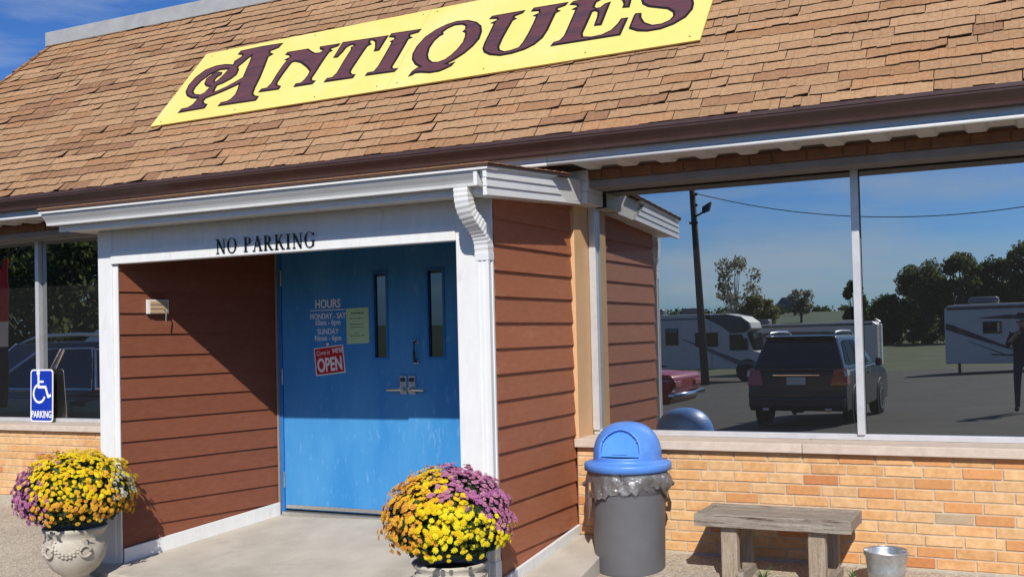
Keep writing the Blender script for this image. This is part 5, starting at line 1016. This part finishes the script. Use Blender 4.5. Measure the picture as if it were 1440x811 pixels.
# red two-door classic car
def red_car():
    t = thing('classic_car', 'red classic two-door car with chrome bumper, mirrored beside the porch downspout', 'car', (-4.22, -15.7, lot_z(-4.3, -15.7)), R_(-90)); W = 0.93
    prof = [(0.0, 0.36), (0.05, 0.50), (0.10, 0.70), (0.12, 0.86), (0.02, 0.92), (-1.0, 0.98), (-1.35, 0.98), (-3.1, 0.98), (-4.6, 0.92), (-4.95, 0.86), (-5.0, 0.55), (-4.9, 0.34)]
    MB().extrude([(-W, y, z) for y, z in prof], (2 * W, 0, 0)).obj('body', 'paint_red', t, bevel=0.06, bseg=3, local=True, smooth=True)
    rb0 = [Vector((0.83, -0.95, 0.96)), Vector((0.83, -3.15, 0.96)), Vector((-0.83, -3.15, 0.96)), Vector((-0.83, -0.95, 0.96))]; rt = [Vector((0.60, -1.55, 1.40)), Vector((0.60, -2.55, 1.40)), Vector((-0.60, -2.55, 1.40)), Vector((-0.60, -1.55, 1.40))]
    MB().sweep([rb0, rt]).obj('cabin', 'paint_red', t, bevel=0.05, bseg=3, local=True, smooth=True)
    for P, sh in (([rb0[1], rb0[0], rt[0], rt[1]], [(0.22, 0.1), (0.62, 0.1), (0.62, 0.85), (0.36, 0.85)]), ([rb0[1], rb0[0], rt[0], rt[1]], [(0.65, 0.1), (0.86, 0.12), (0.76, 0.85), (0.65, 0.85)]), ([rb0[3], rb0[2], rt[2], rt[3]], [(0.38, 0.1), (0.78, 0.1), (0.64, 0.85), (0.38, 0.85)]), ([rb0[0], rb0[3], rt[3], rt[0]], [(0.1, 0.12), (0.9, 0.12), (0.88, 0.9), (0.12, 0.9)]), ([rb0[2], rb0[1], rt[1], rt[2]], [(0.08, 0.1), (0.92, 0.1), (0.92, 0.92), (0.08, 0.92)])):
        b, q, n = plate_on(P, 0, 0, 0, 0, 0.01, sh); b.obj('window', 'car_glass', t, local=True)
    MB().tube([(-0.95, 0.02, 0.52), (-0.93, 0.14, 0.53), (0, 0.17, 0.53), (0.93, 0.14, 0.53), (0.95, 0.02, 0.52)], 0.055, 8).obj('bumper', 'chrome', t, local=True, smooth=True)
    MB().tube([(-0.95, -4.9, 0.52), (-0.93, -5.04, 0.53), (0.93, -5.04, 0.53), (0.95, -4.9, 0.52)], 0.055, 8).obj('bumper', 'chrome', t, local=True, smooth=True)
    for s in (-1, 1):
        MB().box(s * 0.45, s * 0.85, 0.07, 0.135, 0.68, 0.80).obj('tail_light', 'tail_red', t, local=True, bevel=0.02)
        MB().tube([(s * 0.937, 0.05, 0.80), (s * 0.937, -4.7, 0.80)], 0.010, 6).obj('side_trim', 'chrome', t, local=True)
        MB().tube([(s * 0.93, -0.75, 0.30), (s * 0.93, -3.6, 0.30)], 0.014, 6).obj('sill_trim', 'chrome', t, local=True)
        for yw in (-1.15, -4.05):
            wheel(t, s * 0.84, yw, 0.33, 0.2, 'chrome'); MB().lathe([(0.40, 0), (0.39, s * 0.012)], (s * 0.928, yw, 0.36), 30, 'x', True, True).obj('wheel_arch', 'plastic_black', t, local=True)
            MB().tube([(s * 0.945, yw + 0.41 * math.cos(a), 0.36 + 0.41 * math.sin(a)) for a in [PI * i / 12 for i in range(13)]], 0.016, 6).obj('arch_trim', 'chrome', t, local=True)
    t.scale = (1.1, 1.1, 1.14); return t
red_car()
def strip(t, poly, y, m, nm):      # flat graphic on a side that faces +Y
    MB().extrude([(x, y, z) for x, z in poly], (0, 0.012, 0)).obj(nm, m, t, local=True)
def motorhome():
    x0 = -11.2; t = thing('motorhome', 'cream motorhome with dark over-cab nose, mirrored left of the navy SUV', 'motorhome', (x0, -50.0, lot_z(x0, -50)))
    P = [(-8.6, 0.62), (-8.6, 3.25), (-8.5, 3.36), (-1.9, 3.40), (-1.9, 0.62)]
    MB().extrude([(x, 0, z) for x, z in P], (0, -2.45, 0)).obj('body', 'rv_white', t, local=True, bevel=0.05)
    N_ = [(-1.898, 0.62), (-1.898, 3.39), (-1.1, 3.38), (-0.30, 3.22), (0.12, 2.92), (0.20, 2.62), (-0.10, 2.40), (0.18, 1.55), (0.95, 1.32), (1.15, 1.05), (1.18, 0.62)]
    MB().extrude([(x, -0.02, z) for x, z in N_], (0, -2.40, 0)).obj('cab', 'rv_white', t, local=True, bevel=0.05)
    strip(t, [(-2.4, 3.30), (-1.1, 3.33), (-0.35, 3.16), (0.04, 2.88), (0.10, 2.60), (-0.16, 2.42), (-0.9, 2.40), (-1.35, 2.75)], -0.012, 'rv_navy', 'nose_panel')
    MB().extrude([(x, -0.25, z) for x, z in [(0.20, 2.38), (-0.06, 2.40), (0.215, 1.58), (0.34, 1.54)]], (0, -1.95, 0)).obj('windscreen', 'car_glass', t, local=True)
    MB().extrude([(x, -0.012, z) for x, z in [(-0.30, 2.34), (-0.95, 2.34), (-0.95, 1.55), (0.02, 1.55)]], (0, 0.02, 0)).obj('cab_window', 'car_glass', t, local=True)
    for a, b, c, d in ((-2.75, -1.55, 1.75, 2.45), (-4.35, -3.65, 1.85, 2.70), (-6.0, -5.2, 1.85, 2.70), (-8.0, -7.0, 1.9, 2.5)):
        w = MB().box(a, b, 0.001, 0.02, c, d).obj('side_window', 'plastic_black', t, local=True, bevel=0.008); MB().box(a + 0.05, b - 0.05, 0.021, 0.025, c + 0.05, d - 0.05).obj('pane', 'car_glass', w, local=True)
    strip(t, [(-3.6, 2.20), (-3.1, 2.05), (-0.4, 1.05), (0.9, 0.92), (0.9, 0.70), (-0.6, 0.86)], 0.004, 'rv_grey', 'side_stripe')
    strip(t, [(-8.5, 1.75), (-7.6, 1.60), (-4.2, 0.75), (-4.9, 0.75), (-8.5, 1.45)], 0.004, 'rv_navy', 'side_stripe'); strip(t, [(-8.5, 1.30), (-7.8, 1.2), (-5.8, 0.72), (-6.4, 0.72), (-8.5, 1.12)], 0.004, 'rv_tan', 'side_stripe')
    strip(t, [(-8.5, 3.16), (-2.2, 3.20), (-2.2, 3.13), (-8.5, 3.09)], 0.004, 'rv_grey', 'awning')
    MB().hexa([(-0.12, 0.05, 1.7), (0.02, 0.05, 1.7), (0.02, 0.22, 1.7), (-0.12, 0.22, 1.7)], [(-0.12, 0.05, 2.15), (0.02, 0.05, 2.15), (0.02, 0.22, 2.15), (-0.12, 0.22, 2.15)]).obj('wing_mirror', 'rv_navy', t, local=True, bevel=0.03)
    for x in (-5.2, -3.2, -7.6): MB().box(x - 0.5, x + 0.5, -1.6, -0.8, 3.36, 3.72).obj('roof_unit', 'rv_grey', t, local=True, bevel=0.12, smooth=True)
    MB().lathe([(0.35, 0), (0.30, 0.12), (0.15, 0.2), (0.01, 0.22)], (-5.9, -1.2, 3.40), 20).obj('satellite_dome', 'rv_white', t, local=True, smooth=True)
    for x in (-0.05, -5.6, -6.5):
        b = MB().lathe([(0.28, 0.05), (0.44, 0.03), (0.47, -0.06), (0.47, -0.22), (0.30, -0.24)], (x, -0.02, 0.47), 30, 'y', True, True).obj('wheel', 'rubber', t, local=True, smooth=True)
        MB().lathe([(0.29, 0.052), (0.26, 0.03), (0.10, 0.02), (0.02, 0.05)], (x, -0.02, 0.47), 24, 'y', True).obj('rim', 'alloy', b, local=True, smooth=True)
        b = MB().lathe([(0.60, 0.004), (0.58, 0.014)], (x, 0, 0.52), 30, 'y', True, True).obj('wheel_arch', 'plastic_black', t, local=True)
    t.scale = (1.06, 1.0, 1.09); return t
motorhome()
def trailer(label, x0, y0, L, nm, zf, win, stripes, ladder=False):
    t = thing(nm, label, 'trailer', (x0, y0, zf))
    P = [(0, 0.55), (0.0, 3.05), (0.12, 3.20), (0.45, 3.26), (L - 0.3, 3.30), (L, 3.1), (L, 0.55)]
    MB().extrude([(x, 0, z) for x, z in P], (0, -2.45, 0)).obj('body', 'rv_white', t, local=True, bevel=0.05)
    strip(t, [(0.10, 3.14), (L - 0.3, 3.20), (L - 0.3, 3.08), (0.10, 3.02)], 0.004, 'rv_navy', 'awning')
    for poly, m in stripes: strip(t, poly, 0.004, m, 'side_stripe')
    for a, b, c, d in win:
        w = MB().box(a, b, 0.001, 0.03, c, d).obj('side_window', 'plastic_black', t, local=True, bevel=0.01); MB().box(a + 0.06, b - 0.06, 0.031, 0.036, c + 0.06, d - 0.06).obj('pane', 'car_glass', w, local=True)
    MB().box(1.0, 2.3, -1.7, -0.7, 3.26, 3.60).obj('roof_unit', 'rv_grey', t, local=True, bevel=0.14, smooth=True)
    MB().box(L * 0.75, L * 0.75 + 0.9, -1.6, -0.8, 3.26, 3.42).obj('roof_vent', 'rv_white', t, local=True, bevel=0.05)
    for x in (L * 0.55, L * 0.55 + 0.95):
        b = MB().lathe([(0.2, 0.05), (0.36, 0.03), (0.38, -0.06), (0.38, -0.2), (0.2, -0.22)], (x, -0.02, 0.38), 28, 'y', True, True).obj('wheel', 'rubber', t, local=True, smooth=True)
        MB().lathe([(0.22, 0.052), (0.1, 0.03), (0.02, 0.05)], (x, -0.02, 0.38), 20, 'y', True).obj('rim', 'alloy', b, local=True, smooth=True)
    for x in (0.5, L - 0.7): MB().box(x, x + 0.12, -0.5, -0.38, 0.0, 0.56).obj('jack_stand', 'plastic_black', t, local=True)
    if ladder:
        for dy in (-0.5, -0.9): MB().tube([(L + 0.08, dy, 0.9), (L + 0.08, dy, 3.3), (L - 0.2, dy, 3.45)], 0.03, 6).obj('ladder_rail', 'alloy', t, local=True)
        for k in range(6): MB().tube([(L + 0.08, -0.5, 1.1 + k * 0.38), (L + 0.08, -0.9, 1.1 + k * 0.38)], 0.025, 6).obj('ladder_rung', 'alloy', t, local=True)
    return t
tz_ = lot_z(0, -46) - 0.12
trailer('grey travel trailer with swooping dark stripes, mirrored at the right edge', -1.05, -46.0, 8.2, 'travel_trailer', tz_, [(1.62, 2.40, 1.92, 2.46), (4.4, 5.4, 1.7, 2.5)],
        [([(0.05, 2.40), (0.35, 2.32), (2.9, 1.20), (2.6, 1.22), (0.05, 2.12)], 'rv_navy'), ([(1.35, 2.62), (3.6, 2.52), (4.2, 2.70), (2.6, 2.74)], 'rv_navy'), ([(0.9, 1.60), (1.1, 1.55), (2.7, 0.90), (2.5, 0.92)], 'rv_grey'), ([(1.9, 0.98), (3.6, 0.94), (3.6, 0.86), (2.0, 0.92)], 'rv_navy')])
trailer('long camper with a dark wave stripe, mirrored behind the navy SUV', -15.2, -62.0, 9.1, 'camper_trailer', lot_z(-10, -62) - 0.05, [(1.5, 2.4, 1.8, 2.4), (6.6, 7.6, 1.6, 2.4)],
        [([(0.2, 2.55), (3.0, 2.78), (6.0, 2.72), (7.6, 2.60), (6.2, 2.48), (3.0, 2.50), (0.2, 2.30)], 'rv_navy'), ([(0.2, 2.20), (4.0, 2.36), (6.5, 2.30), (0.2, 1.9)], 'rv_tan')], True)
# utility pole with lamp, wire
up_ = thing('utility_pole', 'dark wooden utility pole with a floodlight, mirrored above the motorhome', 'pole', (-12.35, -45.5, lot_z(-12, -45)))
MB().tube([(-12.30, -45.5, lot_z(-12, -45) - 0.1), (-12.48, -45.5, 3.0), (-12.72, -45.5, 8.55)], [0.21, 0.185, 0.15], 14).obj('shaft', 'pole_wood', up_, smooth=True)
MB().tube([(-12.68, -45.4, 7.15), (-12.35, -45.3, 7.25), (-12.0, -45.3, 7.42)], 0.05, 8).obj('lamp_arm', 'dark_steel', up_)
MB().hexa([(-12.15, -45.5, 7.30), (-11.82, -45.5, 7.42), (-11.82, -45.1, 7.42), (-12.15, -45.1, 7.30)], [(-12.12, -45.5, 7.62), (-11.70, -45.5, 7.85), (-11.70, -45.1, 7.85), (-12.12, -45.1, 7.62)]).obj('floodlight', 'dark_steel', up_, bevel=0.04)
for z_ in (8.30, 7.75): MB().lathe([(0.05, -0.06), (0.08, 0.0), (0.05, 0.08)], (-12.50, -45.42, z_), 12, None, True, True).obj('insulator', 'dark_steel', up_)
MB().box(-12.86, -12.42, -45.36, -45.28, 6.80, 6.92).obj('bracket', 'dark_steel', up_)
wp = []
for i in range(41):
    x = -12.48 + 27.5 * i / 40; wp.append((x, -45.42, 6.42 + 0.0141 * (x + 0.8) ** 2))
tag(MB().tube(wp, 0.022, 5).obj('overhead_wire', 'wire_black'), 'thin sagging overhead wire running from the utility pole', 'wire')
# feather flag
ff = thing('feather_flag', 'tall red and dark feather flag at the left edge of the left window', 'flag', (-8.35, -1.55, ground_z(-8.3, -1.5)))
fp = [(-8.35, -1.55, ground_z(-8.3, -1.5)), (-8.30, -1.55, 1.4), (-8.16, -1.55, 2.2), (-7.98, -1.55, 2.52), (-7.84, -1.55, 2.56)]
MB().tube(fp, 0.012, 8).obj('mast', 'dark_steel', ff, smooth=True)
def flagband(z0, z1, m):
    b = MB(); rows_ = []
    for j in range(9):
        z = z0 + (z1 - z0) * j / 8; xl_ = ip(z, [0.3, 1.4, 2.2, 2.5], [-8.33, -8.30, -8.16, -8.0]); w_ = ip(z, [0.6, 1.2, 2.1, 2.45], [0.28, 0.30, 0.24, 0.06])
        rows_.append([(xl_ + w_ * i / 6, -1.55 + 0.02 * math.sin(i * 1.3 + z * 3), z) for i in range(7)])
    for j in range(8):
        for i in range(6): b.face([rows_[j][i], rows_[j][i+1], rows_[j+1][i+1], rows_[j+1][i]])
    o = b.obj('banner', m, ff, fixn=False); o.modifiers.new('thick', 'SOLIDIFY').thickness = 0.003
flagband(1.72, 2.45, 'flag_red'); flagband(1.42, 1.717, 'flag_white'); flagband(0.7, 1.417, 'flag_dark')

# ------------------------------------------------------------------ trees
def tree(name, label, x, y, g0, h, rad, leaf, seed, n=3600, ls=0.20, trunk=0.32, bark='bark', lean=0.0, clump=26, low=0.28, group='trees beyond the car park'):
    rr = random.Random(seed); t = thing(name, label, 'tree', (x, y, g0), 0, group)
    tr = MB(); top = Vector((x + lean * h, y, g0 + h * 0.86)); base = Vector((x, y, g0 - 0.1))
    mid = base.lerp(top, 0.5) + Vector((rr.uniform(-.2, .2), rr.uniform(-.2, .2), 0))
    tr.tube([base, base.lerp(mid, 0.5), mid, mid.lerp(top, 0.5), top], [trunk, trunk * 0.8, trunk * 0.6, trunk * 0.35, trunk * 0.1], 9)
    cl = []
    for i in range(clump):
        a = rr.random() * 2 * PI; zf = low + (1 - low) * rr.random() ** 0.85; prof = math.sin(PI * min(0.98, max(0.08, (zf - low) / (1.04 - low)))) ** 0.55; rr_ = rad * prof * math.sqrt(rr.uniform(0.15, 1.0))
        c = Vector((x + lean * h * zf + rr_ * math.cos(a), y + rr_ * math.sin(a), g0 + h * zf)); cl.append((c, rad * rr.uniform(0.20, 0.40)))
        st = base.lerp(top, max(0.15, zf * rr.uniform(0.45, 0.7))); m_ = st.lerp(c, 0.5) + Vector((0, 0, -0.06 * h * rr.random()))
        tr.tube([st, m_, c], [trunk * 0.28, trunk * 0.16, trunk * 0.04], 5, False)
    tr.obj('trunk', bark, t, smooth=True)
    b = MB()
    for i in range(n):
        c, r = rr.choice(cl); d = Vector((rr.gauss(0, 1), rr.gauss(0, 1), rr.gauss(0, 0.85))).normalized() * (r * rr.random() ** 0.4)
        p = c + d; nn = Vector((rr.uniform(-1, 1), rr.uniform(-1, 1), rr.uniform(-.3, 1))).normalized(); a = nn.orthogonal().normalized(); a.rotate(Matrix.Rotation(rr.random() * 6.28, 3, nn)); e = nn.cross(a); L = ls * rr.uniform(0.6, 1.3); k = len(b.v)
        b.v += [tuple(p - a * L), tuple(p + e * L * 0.55), tuple(p + a * L), tuple(p - e * L * 0.55)]; b.f.append((k, k+1, k+2, k+3))
    if n: b.obj('crown', leaf, t, fixn=False)
    return t
def gz_(x, y): return terrain_z(x, y) - 0.05
def far_tree(name, label, x, y, top, rad, *a, **k):
    g = gz_(x, y); return tree(name, label, x, y, g, top - g, rad, *a, **k)
fz = -1.6
far_tree('pale_tree', 'pale half-bare tree with forked limbs, mirrored above the motorhome', -19.6, -80, 6.9, 2.1, 'leaf_grey', 2, 1500, 0.17, 0.26, 'bark_pale', clump=30, low=0.42)
far_tree('broadleaf_tree', 'rounded olive tree just right of the pale half-bare tree', -17.6, -79, 3.9, 1.7, 'leaf_olive', 4, 3200, 0.17)
far_tree('broadleaf_tree', 'dark narrow tree rising behind the white window mullion', -10.4, -82, 5.3, 1.0, 'leaf_deep', 6, 2600, 0.17, 0.2)
far_tree('broadleaf_tree', 'low dark round tree by the lawn, right of the navy SUV', -12.9, -125, 4.5, 2.6, 'leaf_deep', 8, 6500, 0.2, 0.25, low=0.02, clump=50)
far_tree('broadleaf_tree', 'tall tree with a ragged crown, left of the two above the lawn', -9.4, -128, 8.4, 3.3, 'leaf_mid', 11, 9500, 0.22, 0.4, low=0.04, clump=56)
far_tree('broadleaf_tree', 'tall tree with a ragged crown, right of the two above the lawn', -5.2, -127, 8.7, 3.1, 'leaf_mid', 15, 9500, 0.22, 0.4, low=0.04, clump=56)
far_tree('broadleaf_tree', 'dense dark tree directly above the travel trailer roof', -1.3, -129, 8.3, 3.1, 'leaf_deep', 17, 9000, 0.22, 0.4, low=0.04, clump=50)
far_tree('broadleaf_tree', 'tallest tree, at the right edge above the travel trailer', 2.3, -127, 10.2, 3.6, 'leaf_mid', 19, 9500, 0.22, 0.4, low=0.04, clump=56)
LW = 'trees mirrored in the left window'
for k_, (x, y, h_, r_, m_, lb) in enumerate([(-33.0, -24.5, 6.6, 2.6, 'leaf_mid', 'leafy tree mirrored at the right end of the left window'), (-36.2, -25.5, 8.4, 3.0, 'leaf_deep', 'tall leafy tree mirrored just right of the left window mullion'), (-39.6, -26, 9.4, 3.2, 'leaf_deep', 'tall dense tree mirrored just left of the left window mullion'), (-43.5, -28, 9.6, 3.2, 'leaf_mid', 'tall dense tree mirrored at the left edge of the left window'), (-30.2, -27, 5.2, 2.0, 'leaf_olive', 'small olive tree mirrored against the porch post')]):
    tree('broadleaf_tree', lb, x, y, lot_z(x, y), h_, r_, m_, 40 + k_, 6500, 0.17, 0.3, low=0.06, clump=40, group=LW)
# far wood and bushes that read as one mass
rr = random.Random(5); b = MB()
def clumpleaf(b, c, r, n, ls):
    for i in range(n):
        d = Vector((rr.gauss(0, 1), rr.gauss(0, 1), rr.gauss(0, 0.8))).normalized() * (r * rr.random() ** 0.45); p = Vector(c) + d; nn = Vector((rr.uniform(-1, 1), rr.uniform(-1, 1), rr.uniform(-.2, 1))).normalized(); a = nn.orthogonal().normalized(); a.rotate(Matrix.Rotation(rr.random() * 6.28, 3, nn)); e = nn.cross(a); L = ls * rr.uniform(0.6, 1.3); k = len(b.v)
        b.v += [tuple(p - a * L), tuple(p + e * L * 0.6), tuple(p + a * L), tuple(p - e * L * 0.6)]; b.f.append((k, k+1, k+2, k+3))
for i in range(70):
    x = -75 + 100 * i / 69 + rr.uniform(-1, 1); y = -165 + rr.uniform(-12, 12)
    gap = 0.5 if -46 < x < -24 else 1.0
    hh = rr.uniform(3.0, 5.6) * gap
    for q in range(3): clumpleaf(b, (x + rr.uniform(-1, 1), y, gz_(x, y) + hh * (0.25 + 0.27 * q)), hh * 0.34, 60, 0.42)
for i in range(60):
    x = -70 + 95 * i / 59 + rr.uniform(-1, 1); clumpleaf(b, (x, -138 + rr.uniform(-4, 4), gz_(x, -138) + 0.7), rr.uniform(0.7, 1.3), 40, 0.25)
for i in range(110):
    x = rr.uniform(-160, 20); y = rr.uniform(-460, -300); z = terrain_z(x, y)
    if rr.random() < 0.75: y = -470 + rr.uniform(-20, 20); z = terrain_z(x, y)
    clumpleaf(b, (x, y, z + 1.0), rr.uniform(1.6, 3.4), 45, 0.8)
o = b.obj('far_wood', 'wood_far', fixn=False); tag(o, 'hazy wood and hedges along the far horizon', 'wood', kind='stuff')
hz_ = terrain_z(-83, -400)
bn = thing('hilltop_barn', 'grey barn with a broad dark roof on the far hill', 'barn', (-82.5, -400, hz_))
MB().box(-86, -79.2, -406, -400, hz_ - 0.5, hz_ + 2.4).obj('wall', 'barn_wall', bn)
MB().hexa([(-87, -399.4, hz_ + 2.3), (-78.4, -399.4, hz_ + 2.3), (-78.4, -406.6, hz_ + 2.3), (-87, -406.6, hz_ + 2.3)], [(-84.6, -402, hz_ + 5.9), (-80.8, -402, hz_ + 5.9), (-80.8, -404, hz_ + 5.9), (-84.6, -404, hz_ + 5.9)]).obj('roof', 'barn_roof', bn)
tree('broadleaf_tree', 'bare grey tree standing beside the barn on the far hill', -57.5, -300, terrain_z(-57, -300), 8.6, 4.0, 'leaf_grey', 23, 1500, 0.45, 0.4, clump=30, low=0.3)

# ------------------------------------------------------------------ person standing in the lot
PX, PY = 2.60, -14.9; PZ = lot_z(PX, PY)
pn = thing('person', 'person in dark clothes and brimmed hat holding up a phone, mirrored at right edge', 'person', (PX, PY, PZ))
def skin_body(edges_v, edges_e, radii, name, m, root=0, lvl=2):
    me = bpy.data.meshes.new(name); me.from_pydata(edges_v, edges_e, []); o = bpy.data.objects.new('tmp', me); COL.objects.link(o)
    md = o.modifiers.new('s', 'SKIN'); o.modifiers.new('d', 'SUBSURF').levels = lvl
    for i, r in enumerate(radii): me.skin_vertices[0].data[i].radius = (r if isinstance(r, tuple) else (r, r)); me.skin_vertices[0].data[i].use_root = (i == root)
    bpy.context.view_layer.update(); me2 = bpy.data.meshes.new_from_object(o.evaluated_get(bpy.context.evaluated_depsgraph_get())); bpy.data.objects.remove(o); me2.name = name; me2.shade_smooth(); me2.materials.clear(); return link(name, me2, m, pn, local=True)
# facing +Y (the store), arms raised with a phone before the face
BV = [(0, 0, 0.98), (0, 0, 1.18), (0, 0.0, 1.40), (0, 0.0, 1.50), (0, 0.02, 1.62), (0, 0.03, 1.72),
      (0.10, 0, 0.92), (0.12, 0.02, 0.50), (0.13, -0.02, 0.09), (0.15, 0.12, 0.04),
      (-0.10, 0, 0.92), (-0.12, 0.02, 0.50), (-0.13, -0.02, 0.09), (-0.15, 0.12, 0.04),
      (0.19, 0, 1.44), (0.27, 0.14, 1.22), (0.10, 0.34, 1.46), (-0.19, 0, 1.44), (-0.27, 0.14, 1.22), (-0.10, 0.34, 1.46)]
BE = [(0, 1), (1, 2), (2, 3), (3, 4), (4, 5), (0, 6), (6, 7), (7, 8), (8, 9), (0, 10), (10, 11), (11, 12), (12, 13), (2, 14), (14, 15), (15, 16), (2, 17), (17, 18), (18, 19)]
BR = [(.17, .12), (.165, .115), (.16, .11), .06, (.085, .10), (.075, .09), .095, .065, .045, .045, .095, .065, .045, .045, .06, .046, .032, .06, .046, .032]
bo = skin_body(BV, BE, BR, 'body', 'cloth_navy')
for m in ('cloth_denim', 'skin', 'rubber'): bo.data.materials.append(MATS[m])
for p in bo.data.polygons:
    c = p.center
    if c.z > 1.545 or (c.y > 0.22 and c.z > 1.3): p.material_index = 2
    elif c.z < 0.085: p.material_index = 3
    elif c.z < 0.98: p.material_index = 1
for s in (-1, 1):      # five bent fingers round the phone
    for k_ in range(4):
        z0 = 1.445 + k_ * 0.020; skin_body([(s * 0.095, 0.345, z0), (s * 0.072, 0.385, z0 + .008), (s * 0.045, 0.392, z0 + .008), (s * 0.028, 0.385, z0 + .006)], [(0, 1), (1, 2), (2, 3)], [.010, .0095, .009, .008], 'finger', 'skin', 0, 1)
    skin_body([(s * 0.10, 0.34, 1.44), (s * 0.078, 0.335, 1.475), (s * 0.058, 0.338, 1.50)], [(0, 1), (1, 2)], [.012, .011, .009], 'thumb', 'skin', 0, 1)
MB().lathe([(0.185, 1.735), (0.175, 1.748), (0.102, 1.752), (0.098, 1.80), (0.085, 1.84), (0.03, 1.855), (0.001, 1.856)], (0, 0.03, 0), 32).obj('hat', 'cloth_navy', pn, local=True, smooth=True)
MB().lathe([(0.012, 0.0), (0.022, -0.02), (0.016, -0.045), (0.004, -0.05)], (0, 0.125, 1.66), 10, None, True, True).obj('nose', 'skin', pn, local=True, smooth=True)
for s in (-1, 1):
    MB().lathe([(0.001, -0.01), (0.010, 0.0), (0.001, 0.01)], (s * 0.035, 0.112, 1.685), 8).obj('eye', 'plastic_black', pn, local=True)
    MB().lathe([(0.004, -0.03), (0.016, -0.01), (0.018, 0.015), (0.005, 0.03)], (s * 0.088, 0.02, 1.665), 8).obj('ear', 'skin', pn, local=True)
ph_ = MB().box(PX - 0.04, PX + 0.04, PY + 0.372, PY + 0.382, PZ + 1.43, PZ + 1.585).obj('phone', 'plastic_black', bevel=0.004); tag(ph_, 'black phone held up by the person mirrored at right', 'phone')
